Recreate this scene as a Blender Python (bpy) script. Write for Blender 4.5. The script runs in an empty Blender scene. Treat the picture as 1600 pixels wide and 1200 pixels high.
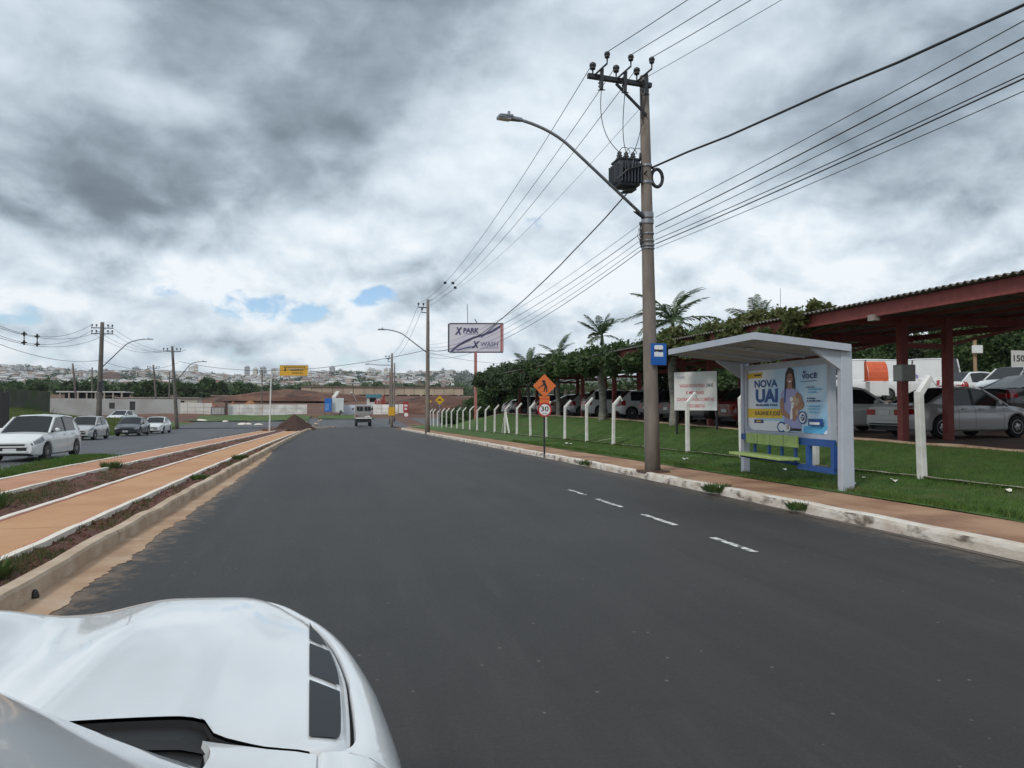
import bpy, math, random
import numpy as np
from mathutils import Vector, Matrix
random.seed(7); rng = np.random.default_rng(7)
sc = bpy.context.scene
col = sc.collection
R = math.radians
# ------------------------------------------------------------------ camera, sky, sun, exposure
F = 1150.0; CAMH = 1.6
YAW = math.atan(280 / F); PIT = math.atan(35 / F)
cam = bpy.data.cameras.new('camera'); camo = bpy.data.objects.new('camera', cam); col.objects.link(camo)
camo.location = (0, 0, CAMH); camo.rotation_euler = (R(90) + PIT, 0, -YAW)
cam.sensor_width = 36; cam.lens = 36 * F / 1600; cam.clip_start = .05; cam.clip_end = 20000
sc.camera = camo
sc.view_settings.view_transform = 'Standard'; sc.view_settings.look = 'None'
sc.view_settings.gamma = 1; sc.view_settings.exposure = 0.28
try: sc.view_settings.use_curve_mapping = False
except Exception: pass
SUN_EL, SUN_AZ = R(44), R(228)          # azimuth clockwise from +Y
W = bpy.data.worlds.new('World'); sc.world = W; W.use_nodes = True


class NT:
    def __init__(s, nt): s.nt = nt; s.n = nt.nodes; s.l = nt.links
    def node(s, t, **kw):
        n = s.n.new(t)
        for k, v in kw.items():
            if k.startswith('i_'):
                key = k[2:]; key = int(key) if key.isdigit() else key.replace('_', ' ')
                n.inputs[key].default_value = v
            else: setattr(n, k, v)
        return n
    def link(s, a, b): s.l.new(a, b)
    def put(s, v, inp):
        if hasattr(v, 'is_linked'): s.l.new(v, inp)
        else: inp.default_value = v
    def math(s, op, a, b=0.0, clamp=False):
        n = s.n.new('ShaderNodeMath'); n.operation = op; n.use_clamp = clamp
        s.put(a, n.inputs[0]); s.put(b, n.inputs[1]); return n.outputs[0]
    def ramp(s, v, stops, interp='EASE'):
        n = s.n.new('ShaderNodeValToRGB'); e = n.color_ramp.elements; n.color_ramp.interpolation = interp
        while len(e) > 1: e.remove(e[0])
        e[0].position = stops[0][0]; e[0].color = stops[0][1]
        for p, c in stops[1:]:
            k = e.new(p); k.color = c
        s.put(v, n.inputs[0]); return n.outputs[0]
    def sstep(s, v, a, b):
        n = s.n.new('ShaderNodeMapRange'); n.interpolation_type = 'SMOOTHSTEP'
        s.put(v, n.inputs[0]); n.inputs[1].default_value = a; n.inputs[2].default_value = b
        n.inputs[3].default_value = 0; n.inputs[4].default_value = 1; return n.outputs[0]
    def mix(s, f, a, b, mode='MIX'):
        n = s.n.new('ShaderNodeMix'); n.data_type = 'RGBA'; n.blend_type = mode
        s.put(f, n.inputs[0]); s.put(a, n.inputs[6]); s.put(b, n.inputs[7]); return n.outputs[2]
    def noise(s, vec, scale, detail=4, rough=.55, dist=0.0):
        n = s.n.new('ShaderNodeTexNoise'); n.inputs['Scale'].default_value = scale
        n.inputs['Detail'].default_value = detail; n.inputs['Roughness'].default_value = rough
        n.inputs['Distortion'].default_value = dist
        if vec is not None: s.l.new(vec, n.inputs['Vector'])
        return n.outputs[0]


def rayd(px, py):
    f = Vector((math.sin(YAW) * math.cos(PIT), math.cos(YAW) * math.cos(PIT), math.sin(PIT)))
    r = Vector((math.cos(YAW), -math.sin(YAW), 0)); u = r.cross(f)
    return f + r * ((px - 800) / F) + u * ((600 - py) / F)


def g4(v, b=None): return (v, v, v, 1) if b is None else (v, b, b, 1)


def build_sky():
    N = NT(W.node_tree); W.node_tree.nodes.clear()
    out = N.node('ShaderNodeOutputWorld')
    sky = N.node('ShaderNodeTexSky'); sky.sky_type = 'NISHITA'; sky.sun_disc = False
    sky.sun_elevation = SUN_EL; sky.sun_rotation = SUN_AZ; sky.air_density = 1.0; sky.dust_density = .3; sky.ozone_density = 4.0
    bg1 = N.node('ShaderNodeBackground'); bg1.inputs[1].default_value = .115
    N.link(sky.outputs[0], bg1.inputs[0])
    tc = N.node('ShaderNodeTexCoord'); D = tc.outputs['Generated']
    sep = N.node('ShaderNodeSeparateXYZ'); N.link(D, sep.inputs[0])
    x, y, z = sep.outputs
    zc = N.math('ADD', N.math('MAXIMUM', z, 0.0), .085)
    P = N.node('ShaderNodeCombineXYZ')
    N.link(N.math('DIVIDE', x, zc), P.inputs[0]); N.link(N.math('DIVIDE', y, zc), P.inputs[1])
    P.inputs[2].default_value = 3.7
    p = P.outputs[0]
    # direction-space noise keeps the clouds puffy near the horizon
    mp = N.node('ShaderNodeMapping'); N.link(D, mp.inputs[0]); mp.inputs['Scale'].default_value = (1, 1, 1.6)
    d = mp.outputs[0]
    n1 = N.noise(p, .50, 4, .45, .5)
    n2 = N.noise(d, 4.4, 6, .48, .35)
    n3 = N.noise(d, 12.0, 7, .55, .3)
    sh = N.node('ShaderNodeMapping'); N.link(D, sh.inputs[0]); sh.inputs['Scale'].default_value = (1, 1, 1.6)
    sh.inputs['Location'].default_value = (.0, .0, .05)
    n2b = N.noise(sh.outputs[0], 4.4, 6, .48, .35)
    s3 = N.node('ShaderNodeMapping'); N.link(D, s3.inputs[0]); s3.inputs['Scale'].default_value = (1, 1, 1.6)
    s3.inputs['Location'].default_value = (.0, .0, .03)
    n3b = N.noise(s3.outputs[0], 12.0, 7, .55, .3)
    # heavy masses: (pixel direction they hang in, angular radius, weight)
    dist = N.noise(d, 3.2, 6, .6)
    warp = N.node('ShaderNodeVectorMath'); warp.operation = 'MULTIPLY_ADD'
    nz = N.node('ShaderNodeTexNoise'); nz.inputs['Scale'].default_value = 5.0; nz.inputs['Detail'].default_value = 7
    N.link(d, nz.inputs['Vector']); N.link(nz.outputs[1], warp.inputs[0])
    warp.inputs[1].default_value = (.22, .22, .12)
    off = N.node('ShaderNodeVectorMath'); off.operation = 'SUBTRACT'; N.link(D, off.inputs[0]); off.inputs[1].default_value = (.11, .11, .06)
    N.link(off.outputs[0], warp.inputs[2])
    wn = N.node('ShaderNodeVectorMath'); wn.operation = 'NORMALIZE'; N.link(warp.outputs[0], wn.inputs[0])
    total = None
    for px, py, r0, w in SKY_BLOBS:
        dv = rayd(px, py).normalized()
        dp = N.node('ShaderNodeVectorMath'); dp.operation = 'DOT_PRODUCT'; N.link(wn.outputs[0], dp.inputs[0]); dp.inputs[1].default_value = dv
        m = N.math('MULTIPLY', N.sstep(dp.outputs['Value'], math.cos(r0 * 1.3), math.cos(r0 * .25)), w * .78)
        total = m if total is None else N.math('ADD', total, m)
    el = N.sstep(z, .02, .36)                                 # low sky: brighter broken cumulus, high sky: heavy grey
    base = N.math('ADD', N.math('MULTIPLY', N.math('SUBTRACT', n1, .5), N.math('ADD', .18, N.math('MULTIPLY', el, .34))), N.math('MULTIPLY', N.math('SUBTRACT', n2, .5), .34))
    relief = N.math('MULTIPLY', N.math('ADD', N.math('MULTIPLY', N.math('SUBTRACT', n2, n2b), 1.0), N.math('MULTIPLY', N.math('SUBTRACT', n3, n3b), .75)), N.math('SUBTRACT', 1.75, N.math('MULTIPLY', el, 1.30)))
    lum = N.math('ADD', N.math('ADD', .80, base), relief)
    lum = N.math('ADD', lum, N.math('MULTIPLY', N.math('SUBTRACT', n3, .5), .12))
    lum = N.math('ADD', lum, N.math('SUBTRACT', .085, N.math('MULTIPLY', el, .175)))
    lum = N.math('ADD', lum, total)
    colr = N.ramp(lum, [(0.0, (.130, .162, .198, 1)), (.22, (.170, .215, .258, 1)), (.42, (.280, .342, .400, 1)),
                        (.62, (.455, .535, .605, 1)), (.82, (.620, .695, .760, 1)), (1.0, (.77, .82, .86, 1))], 'LINEAR')
    bg2 = N.node('ShaderNodeBackground'); N.link(colr, bg2.inputs[0]); bg2.inputs[1].default_value = 1.0
    # blue gaps between the cumulus, more of them low down
    gap = None
    az = N.math('ARCTAN2', x, y); n4 = N.noise(d, 34, 6, .6, .4)
    wa = N.math('MULTIPLY', N.math('SUBTRACT', n3, .5), .10); we = N.math('MULTIPLY', N.math('SUBTRACT', n2, .5), .05)
    for px, py, ra, re_, w in SKY_GAPS:
        dv = rayd(px, py).normalized()
        u = N.math('DIVIDE', N.math('SUBTRACT', N.math('ADD', az, wa), math.atan2(dv.x, dv.y)), ra)
        v = N.math('DIVIDE', N.math('SUBTRACT', N.math('ADD', z, we), dv.z), re_)
        q = N.math('ADD', N.math('MULTIPLY', u, u), N.math('MULTIPLY', v, v))
        m = N.math('MULTIPLY', N.sstep(q, 1.9, 0.0), w)
        gap = m if gap is None else N.math('MAXIMUM', gap, m)
    gn = N.math('ADD', N.math('MULTIPLY', N.math('SUBTRACT', .5, n3), 2.4), N.math('MULTIPLY', N.math('SUBTRACT', .5, n4), 1.3))
    gm = N.sstep(N.math('ADD', N.math('MULTIPLY', gn, N.math('ADD', .25, gap)), N.math('SUBTRACT', gap, .42)), .0, .55)
    ms = N.node('ShaderNodeMixShader'); N.link(gm, ms.inputs[0]); N.link(bg2.outputs[0], ms.inputs[1]); N.link(bg1.outputs[0], ms.inputs[2])
    N.link(ms.outputs[0], out.inputs[0])


SKY_BLOBS = [(480, 50, .17, -.27), (330, 30, .10, -.13), (640, 50, .11, -.15), (60, 275, .10, -.30), (190, 292, .09, -.30), (320, 298, .075, -.26), (420, 290, .05, -.14), (500, 235, .085, -.28), (600, 235, .07, -.16),
             (20, 190, .10, -.14), (150, 50, .09, -.10), (1470, 150, .15, -.24), (1330, 190, .10, -.18), (1230, 245, .08, -.16), (1110, 200, .06, -.10), (1520, 330, .12, -.13), (1580, 50, .10, -.16), (650, 447, .045, -.26), (705, 440, .035, -.14), (760, 30, .07, -.10),
             (900, 200, .20, .07), (130, 130, .10, .05), (480, 370, .18, .06), (1150, 330, .10, .06), (1360, 410, .14, .05)]
SKY_GAPS = [(330, 462, .075, .014, .95), (420, 482, .075, .019, 1.05), (590, 462, .042, .015, 1.0), (850, 350, .030, .012, .7), (20, 487, .06, .014, .7), (480, 562, .22, .016, .50), (180, 566, .16, .012, .45)]
build_sky()
sun = bpy.data.lights.new('sun', 'SUN'); suno = bpy.data.objects.new('sun', sun); col.objects.link(suno)
sun.energy = 1.45; sun.angle = R(11); sun.color = (1, .955, .89)
sd = Vector((math.sin(SUN_AZ) * math.cos(SUN_EL), math.cos(SUN_AZ) * math.cos(SUN_EL), math.sin(SUN_EL)))
suno.rotation_euler = sd.to_track_quat('Z', 'Y').to_euler()

# ------------------------------------------------------------------ helpers


def tag(o, label=None, cat=None, group=None, kind=None):
    if label: o['label'] = label
    if cat: o['category'] = cat
    if group: o['group'] = group
    if kind: o['kind'] = kind
    return o


def thing(name, label, cat, loc=(0, 0, 0), rz=0.0, group=None):
    o = bpy.data.objects.new(name, None); col.objects.link(o)
    o.location = loc; o.rotation_euler = (0, 0, rz); o.empty_display_size = .2
    return tag(o, label, cat, group)


def link(name, me, parent=None, loc=None, rot=None):
    o = bpy.data.objects.new(name, me); col.objects.link(o)
    if parent is not None: o.parent = parent
    if loc is not None: o.location = loc
    if rot is not None: o.rotation_euler = rot
    return o


def dup(root, loc, rz, label=None, group=None):
    r = root.copy(); col.objects.link(r); r.location = loc; r.rotation_euler = (0, 0, rz)
    if label: r['label'] = label
    if group: r['group'] = group
    for ch in list(root.children):
        c = ch.copy(); col.objects.link(c); c.parent = r
        for g in ch.children:
            dd = g.copy(); col.objects.link(dd); dd.parent = c
    return r


class MB:
    def __init__(s): s.v = []; s.f = []; s.m = []
    def add(s, vs, fs, mi=0):
        o = len(s.v); s.v += [tuple(p) for p in vs]
        for f in fs: s.f.append(tuple(i + o for i in f)); s.m.append(mi)
        return s
    def box(s, c, sz, mi=0, rz=0.0, taper=1.0):
        hx, hy, hz = sz[0] / 2, sz[1] / 2, sz[2] / 2; vs = []
        ca, sa = math.cos(rz), math.sin(rz)
        for dz, t in ((-hz, 1.0), (hz, taper)):
            for dx, dy in ((-hx, -hy), (hx, -hy), (hx, hy), (-hx, hy)):
                X, Y = dx * t, dy * t
                vs.append((c[0] + X * ca - Y * sa, c[1] + X * sa + Y * ca, c[2] + dz))
        return s.add(vs, [(3, 2, 1, 0), (4, 5, 6, 7), (0, 1, 5, 4), (1, 2, 6, 5), (2, 3, 7, 6), (3, 0, 4, 7)], mi)
    def bar(s, a, b, w, h, mi=0, up=(0, 0, 1), w2=None, h2=None):
        a = Vector(a); b = Vector(b); d = (b - a).normalized(); u = Vector(up)
        if abs(d.dot(u)) > .98: u = Vector((0, 1, 0))
        r = d.cross(u).normalized(); u = r.cross(d)
        w2 = w if w2 is None else w2; h2 = h if h2 is None else h2
        vs = []
        for p, ww, hh in ((a, w, h), (b, w2, h2)):
            for i, j in ((-1, -1), (1, -1), (1, 1), (-1, 1)): vs.append(p + r * (i * ww / 2) + u * (j * hh / 2))
        return s.add(vs, [(3, 2, 1, 0), (4, 5, 6, 7), (0, 1, 5, 4), (1, 2, 6, 5), (2, 3, 7, 6), (3, 0, 4, 7)], mi)
    def tube(s, pts, r, n=8, mi=0, cap=True):
        pts = [Vector(p) for p in pts]; k = len(pts); rs = r if isinstance(r, (list, tuple)) else [r] * k
        o = len(s.v); ref = Vector((0, 0, 1))
        d0 = (pts[1] - pts[0]).normalized()
        if abs(d0.z) > .9: ref = Vector((0, 1, 0))
        for i, p in enumerate(pts):
            d = (pts[min(i + 1, k - 1)] - pts[max(i - 1, 0)]).normalized()
            a = d.cross(ref)
            if a.length < 1e-4: a = d.cross(Vector((1, 0, 0)))
            a.normalize(); b = d.cross(a)
            for j in range(n):
                t = 2 * math.pi * j / n; s.v.append(tuple(p + (a * math.cos(t) + b * math.sin(t)) * rs[i]))
        for i in range(k - 1):
            for j in range(n):
                j2 = (j + 1) % n
                s.f.append((o + i * n + j, o + i * n + j2, o + (i + 1) * n + j2, o + (i + 1) * n + j)); s.m.append(mi)
        if cap:
            s.f.append(tuple(o + j for j in range(n))[::-1]); s.m.append(mi)
            s.f.append(tuple(o + (k - 1) * n + j for j in range(n))); s.m.append(mi)
        return s
    def lathe(s, prof, c=(0, 0, 0), axis='Z', n=16, mi=0):
        o = len(s.v)
        for r, h in prof:
            for j in range(n):
                t = 2 * math.pi * j / n; a, b = r * math.cos(t), r * math.sin(t)
                p = (a, b, h) if axis == 'Z' else ((h, a, b) if axis == 'X' else (b, h, a))
                s.v.append((c[0] + p[0], c[1] + p[1], c[2] + p[2]))
        for i in range(len(prof) - 1):
            for j in range(n):
                j2 = (j + 1) % n
                s.f.append((o + i * n + j, o + i * n + j2, o + (i + 1) * n + j2, o + (i + 1) * n + j)); s.m.append(mi)
        s.f.append(tuple(o + j for j in range(n))[::-1]); s.m.append(mi)
        s.f.append(tuple(o + (len(prof) - 1) * n + j for j in range(n))); s.m.append(mi)
        return s
    def grid(s, fn, us, vs, mi=0, flip=False):
        o = len(s.v); nv = len(vs)
        for u in us:
            for v in vs: s.v.append(tuple(fn(u, v)))
        for i in range(len(us) - 1):
            for j in range(nv - 1):
                q = (o + i * nv + j, o + (i + 1) * nv + j, o + (i + 1) * nv + j + 1, o + i * nv + j + 1)
                s.f.append(q[::-1] if flip else q); s.m.append(mi)
        return s
    def prism(s, poly, origin, ux, uy, depth, mi=0):
        """flat polygon in the plane (ux, uy) with a thickness along ux x uy"""
        o = Vector(origin); ux = Vector(ux); uy = Vector(uy); n = ux.cross(uy).normalized() * depth
        a = [o + ux * p[0] + uy * p[1] for p in poly]; k = len(a)
        vs = a + [p + n for p in a]
        fs = [tuple(range(k))[::-1], tuple(range(k, 2 * k))] + [(i, (i + 1) % k, (i + 1) % k + k, i + k) for i in range(k)]
        return s.add(vs, fs, mi)
    def mesh(s, name, mats, smooth=False):
        me = bpy.data.meshes.new(name); me.from_pydata(s.v, [], s.f)
        for m in (mats if isinstance(mats, (list, tuple)) else [mats]): me.materials.append(m)
        if len(me.polygons) == len(s.m): me.polygons.foreach_set('material_index', s.m)
        if smooth: me.polygons.foreach_set('use_smooth', [True] * len(me.polygons))
        me.update(); return me
    def build(s, name, mats, parent=None, smooth=False, loc=None, rot=None):
        return link(name, s.mesh(name, mats, smooth), parent, loc, rot)


def smooth_angle(o, deg=40):
    me = o.data
    me.polygons.foreach_set('use_smooth', [True] * len(me.polygons))
    try: me.set_sharp_from_angle(angle=R(deg))
    except Exception: pass
    return o


def bevel(o, w=.01, seg=2):
    m = o.modifiers.new('bevel', 'BEVEL'); m.width = w; m.segments = seg; m.limit_method = 'ANGLE'; m.angle_limit = R(40)
    return o


def raw_mesh(name, verts, quads, mat_, per=4):
    me = bpy.data.meshes.new(name); nv = len(verts); nf = np.asarray(quads).size // per
    me.vertices.add(nv); me.vertices.foreach_set('co', np.asarray(verts, np.float32).ravel())
    me.loops.add(nf * per); me.loops.foreach_set('vertex_index', np.asarray(quads, np.int32).ravel())
    me.polygons.add(nf); me.polygons.foreach_set('loop_start', np.arange(0, nf * per, per, dtype=np.int32))
    me.materials.append(mat_); me.update(calc_edges=True); return me


# ------------------------------------------------------------------ materials
MATS = {}


def mat(name, c, rough=.6, c2=None, scale=6.0, lo=.35, hi=.65, bump=0.0, bscale=None, metal=0.0, coat=0.0, spec=.5, detail=6,
        c3=None, s3=.7, lo3=.5, hi3=.7, coord='Object', stretch=None, rvar=0.0, trans=0.0, bdist=.02):
    if name in MATS: return MATS[name]
    m = bpy.data.materials.new(name); m.use_nodes = True; N = NT(m.node_tree); b = N.n['Principled BSDF']
    c = tuple(c) + (1,) if len(c) == 3 else c
    vec = None
    if c2 is not None or bump or c3 is not None or rvar:
        tc = N.node('ShaderNodeTexCoord')
        if coord == 'World':
            ge = N.node('ShaderNodeNewGeometry'); vec = ge.outputs['Position']
        else: vec = tc.outputs[coord]
        if stretch:
            mp = N.node('ShaderNodeMapping'); N.link(vec, mp.inputs[0]); mp.inputs['Scale'].default_value = stretch; vec = mp.outputs[0]
    cc = c
    if c2 is not None:
        n = N.noise(vec, scale, detail, .6); cc = N.mix(N.sstep(n, lo, hi), c, tuple(c2) + (1,))
    if c3 is not None:
        n = N.noise(vec, s3, 7, .62, .4); cc = N.mix(N.sstep(n, lo3, hi3), cc, tuple(c3) + (1,))
    N.put(cc, b.inputs['Base Color'])
    b.inputs['Roughness'].default_value = rough; b.inputs['Metallic'].default_value = metal
    b.inputs['Specular IOR Level'].default_value = spec; b.inputs['Coat Weight'].default_value = coat
    b.inputs['Coat Roughness'].default_value = .04
    if rvar:
        n = N.noise(vec, scale * .6, 5); N.link(N.math('ADD', N.math('MULTIPLY', n, rvar), rough - rvar / 2), b.inputs['Roughness'])
    if bump:
        n = N.noise(vec, bscale or scale * 3, 6, .65); bn = N.node('ShaderNodeBump'); bn.inputs['Strength'].default_value = bump
        bn.inputs['Distance'].default_value = bdist; N.link(n, bn.inputs['Height']); N.link(bn.outputs[0], b.inputs['Normal'])
    if trans:
        t = N.node('ShaderNodeBsdfTranslucent'); N.put(cc, t.inputs[0]); mx = N.node('ShaderNodeMixShader'); mx.inputs[0].default_value = trans
        o = N.n['Material Output']; N.link(b.outputs[0], mx.inputs[1]); N.link(t.outputs[0], mx.inputs[2]); N.link(mx.outputs[0], o.inputs[0])
    MATS[name] = m; return m


def asphalt_mat(name, base, light, track=True):
    m = bpy.data.materials.new(name); m.use_nodes = True; N = NT(m.node_tree); b = N.n['Principled BSDF']
    ge = N.node('ShaderNodeNewGeometry'); pos = ge.outputs['Position']
    sp = N.node('ShaderNodeSeparateXYZ'); N.link(pos, sp.inputs[0])
    fine = N.noise(pos, 90, 4, .7); grit = N.noise(pos, 28, 5, .7)
    big = N.noise(pos, .35, 6, .6, .6)
    mp = N.node('ShaderNodeMapping'); N.link(pos, mp.inputs[0]); mp.inputs['Scale'].default_value = (1.5, .10, 1)
    lane = N.noise(mp.outputs[0], 1.0, 6, .6, .2)
    mp2 = N.node('ShaderNodeMapping'); N.link(pos, mp2.inputs[0]); mp2.inputs['Scale'].default_value = (6, .5, 1)
    streak = N.noise(mp2.outputs[0], 1.0, 6, .65)
    v = N.math('ADD', N.math('MULTIPLY', lane, .55), N.math('MULTIPLY', big, .45))
    cc = N.mix(N.sstep(v, .36, .66), base + (1,), light + (1,))
    cc = N.mix(N.math('MULTIPLY', N.sstep(streak, .50, .76), .34), cc, tuple(k * 1.5 for k in light) + (1,))
    cc = N.mix(N.math('MULTIPLY', N.sstep(fine, .45, .75), .55), cc, tuple(k * 1.9 for k in light) + (1,))
    cc = N.mix(N.math('MULTIPLY', N.sstep(grit, .30, .12), .5), cc, tuple(k * .5 for k in base) + (1,))
    vo = N.node('ShaderNodeTexVoronoi'); vo.inputs['Scale'].default_value = 11; N.link(pos, vo.inputs['Vector'])       # scattered pale stone chips
    pick = N.node('ShaderNodeSeparateColor'); N.link(vo.outputs['Color'], pick.inputs[0])
    N_ = N.math('MULTIPLY', N.sstep(vo.outputs['Distance'], .16, .08), N.sstep(pick.outputs[0], .90, .93)); cc = N.mix(N.math('MULTIPLY', N_, .5), cc, (.26, .24, .21, 1))
    if track:                                                 # sand washed off the kerb, thinning out over the asphalt
        dx = N.math('SUBTRACT', sp.outputs[0], LK); sn = N.noise(pos, 5.0, 7, .65, .3)
        dust = N.sstep(N.math('SUBTRACT', N.math('ADD', sn, .02), N.math('MULTIPLY', dx, .62)), .12, .42)
        dust = N.math('MULTIPLY', dust, N.sstep(sp.outputs[1], 34, 14)); cc = N.mix(N.math('MULTIPLY', dust, .5), cc, (.30, .20, .13, 1))
        rx = N.math('SUBTRACT', RK, sp.outputs[0]); d2 = N.sstep(N.math('SUBTRACT', sn, N.math('MULTIPLY', rx, .55)), .15, .5); cc = N.mix(N.math('MULTIPLY', d2, .45), cc, (.15, .115, .09, 1))
        st = N.noise(pos, .8, 5, .6, 1.2); cc = N.mix(N.math('MULTIPLY', N.sstep(st, .62, .72), .30), cc, tuple(k * .6 for k in base) + (1,))
    N.link(cc, b.inputs['Base Color'])
    N.link(N.math('ADD', .52, N.math('MULTIPLY', grit, .25)), b.inputs['Roughness']); b.inputs['Specular IOR Level'].default_value = .35
    bn = N.node('ShaderNodeBump'); bn.inputs['Strength'].default_value = .5; bn.inputs['Distance'].default_value = .006
    N.link(N.math('ADD', fine, grit), bn.inputs['Height']); N.link(bn.outputs[0], b.inputs['Normal'])
    return m


LK, RK = -2.42, 6.92
M_ASPH = asphalt_mat('asphalt', (.0245, .0228, .0222), (.0385, .0358, .0348))
M_ASPH2 = asphalt_mat('asphalt_side', (.056, .057, .062), (.085, .086, .092), False)
M_SOIL = mat('red_soil', (.135, .054, .036), .95, (.085, .034, .024), 3.5, bump=.9, bscale=14, c3=(.16, .075, .045), s3=.8, coord='World', bdist=.06)
M_TERR = mat('terrain_soil', (.115, .052, .036), .95, (.14, .070, .042), .06, lo=.42, hi=.56, c3=(.05, .062, .022), s3=.25, lo3=.56, hi3=.7, bump=.5, bscale=3, coord='World', bdist=.2)
M_FAR = mat('far_hillside', (.030, .045, .022), .95, (.055, .055, .035), .02, coord='World')
M_LAWN = mat('lawn_grass', (.042, .092, .014), .9, (.068, .130, .020), 2.5, bump=.9, bscale=35, c3=(.105, .095, .040), s3=.7, lo3=.55, hi3=.74, coord='World', bdist=.04)
M_VERGE = mat('verge_grass', (.075, .125, .020), .95, (.040, .085, .016), 1.2, bump=.8, bscale=12, c3=(.12, .11, .045), s3=.3, lo3=.5, hi3=.75, coord='World', bdist=.05)
M_BLADE = mat('grass_blade', (.052, .122, .016), .7, (.098, .165, .026), 3.0, trans=.3, coord='World', c3=(.15, .14, .055), s3=1.1, lo3=.50, hi3=.72)
M_WEED = mat('weed_leaf', (.045, .105, .022), .7, (.10, .13, .04), 4.0, trans=.3)
M_PATH = mat('tan_concrete', (.49, .265, .135), .9, (.43, .220, .108), .9, bump=.25, bscale=60, c3=(.50, .29, .155), s3=.35, lo3=.46, hi3=.72, coord='World')
M_PATH2 = mat('orange_concrete', (.46, .235, .140), .9, (.40, .185, .105), .9, bump=.25, bscale=60, c3=(.52, .30, .17), s3=.35, coord='World')
M_EDGE = mat('whitewash', (.72, .66, .58), .85, (.58, .46, .36), 5, lo=.5, hi=.8, bump=.3, bscale=40, coord='World')
M_REDLN = mat('red_paint', (.45, .11, .085), .85, (.55, .25, .16), 4, lo=.5, hi=.8, coord='World')
M_LKERB = mat('raw_kerb', (.40, .29, .20), .9, (.52, .41, .31), 2.2, bump=.4, bscale=35, c3=(.26, .16, .10), s3=1.4, lo3=.56, hi3=.78, coord='World')
M_GUT = mat('dusty_gutter', (.42, .28, .18), .95, (.33, .21, .13), 2.0, bump=.4, bscale=30, c3=(.46, .35, .26), s3=.9, coord='World')
M_SIDE = mat('dirty_pavement', (.26, .135, .078), .95, (.40, .245, .150), .9, bump=.45, bscale=30, c3=(.18, .098, .066), s3=.5, lo3=.5, hi3=.72, coord='World')
M_LOT = mat('lot_ground', (.16, .085, .055), .95, (.09, .06, .045), .5, bump=.4, bscale=8, coord='World')
M_CONC = mat('concrete', (.34, .305, .27), .9, (.25, .22, .19), 3.0, bump=.3, bscale=30)
M_POLE = mat('pole_concrete', (.230, .190, .160), .92, (.16, .135, .118), 2.2, bump=.35, bscale=40, stretch=(2, 2, .5), c3=(.12, .10, .09), s3=.6, lo3=.58, hi3=.8)
M_POST = mat('limewash_post', (.74, .73, .70), .9, (.60, .58, .54), 4, bump=.3, bscale=40, c3=(.22, .20, .18), s3=7, lo3=.64, hi3=.72)
M_DARKM = mat('dark_steel', (.035, .037, .042), .5, metal=.4)
M_INS = mat('insulator_black', (.02, .02, .022), .35)
M_GALV = mat('galvanised', (.28, .29, .31), .5, (.22, .23, .25), 9, metal=.6)
M_GREYP = mat('transformer_grey', (.055, .062, .075), .55, (.04, .045, .055), 8)
M_WIRE = mat('wire_black', (.018, .018, .02), .5)
M_RED = mat('red_oxide', (.30, .072, .062), .65, (.24, .055, .050), 5, bump=.1)
M_ROOF = mat('fibre_cement', (.20, .175, .165), .9, (.13, .115, .11), 2.5, bump=.3, bscale=20)
M_LEAF = [mat('leaf_a', (.032, .064, .017), .65, (.058, .100, .026), .9, trans=.25), mat('leaf_b', (.040, .085, .020), .65, (.070, .115, .028), .9, trans=.28),
          mat('leaf_c', (.028, .054, .020), .7, (.050, .080, .028), .8, trans=.2), mat('leaf_d', (.070, .10, .024), .7, (.12, .125, .04), 1.1, trans=.3)]
M_PALM = mat('palm_leaf', (.045, .085, .030), .5, (.085, .13, .050), 1.6, trans=.25)
M_BARK = mat('bark', (.12, .095, .075), .95, (.075, .06, .05), 6, bump=.6, bscale=25)
M_PTRK = mat('palm_trunk', (.33, .32, .28), .9, (.20, .19, .165), 3, bump=.4, bscale=12, stretch=(1, 1, 4))
M_WHITE = mat('white_metal', (.72, .72, .70), .5, (.66, .65, .62), 3)
M_SHELT = mat('shelter_paint', (.43, .46, .52), .45, (.37, .40, .455), 2.5, lo=.45, hi=.75)
M_BLUE = mat('bench_blue', (.020, .085, .29), .5, (.016, .070, .24), 4)
M_GREEN = mat('bench_green', (.36, .48, .17), .6, (.29, .40, .13), 5, bump=.1)
M_HOARD = mat('hoarding_sheet', (.78, .77, .75), .6, (.58, .56, .52), .7, c3=(.52, .33, .19), s3=.35, lo3=.62, hi3=.78)
M_GLASS = mat('car_glass', (.010, .012, .014), .07, spec=.42)
M_RUB = mat('rubber', (.018, .018, .019), .85)
M_RIM = mat('alloy_rim', (.42, .43, .44), .3, metal=.85)
M_BLKP = mat('black_plastic', (.016, .016, .017), .55)
M_TAIL = mat('tail_lamp', (.32, .012, .014), .15, coat=.6)
M_HEAD = mat('head_lamp', (.30, .31, .32), .12, coat=.9, c2=(.10, .10, .105), scale=9)
M_PLATE = mat('number_plate', (.55, .56, .57), .5)
M_AMBER = mat('amber_lamp', (.75, .28, .04), .25)


def paint(name, c, rough=.28, metal=0.0): return mat(name, c, rough, coat=.7, metal=metal, c2=tuple(k * .93 for k in c), scale=1.5)


P_WHITE = paint('white_paint', (.70, .71, .70)); P_SILVER = paint('silver_paint', (.47, .47, .47), .33, .2); P_DARK = paint('graphite_paint', (.028, .031, .045))
P_BLACK = paint('black_paint', (.012, .012, .014)); P_REDC = paint('wine_paint', (.16, .015, .016)); P_BEIGE = paint('champagne_paint', (.34, .31, .26), .33, .2)
FLAT = {}


def flat(name, c, rough=.55): return mat('print_' + name, c, rough)


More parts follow.
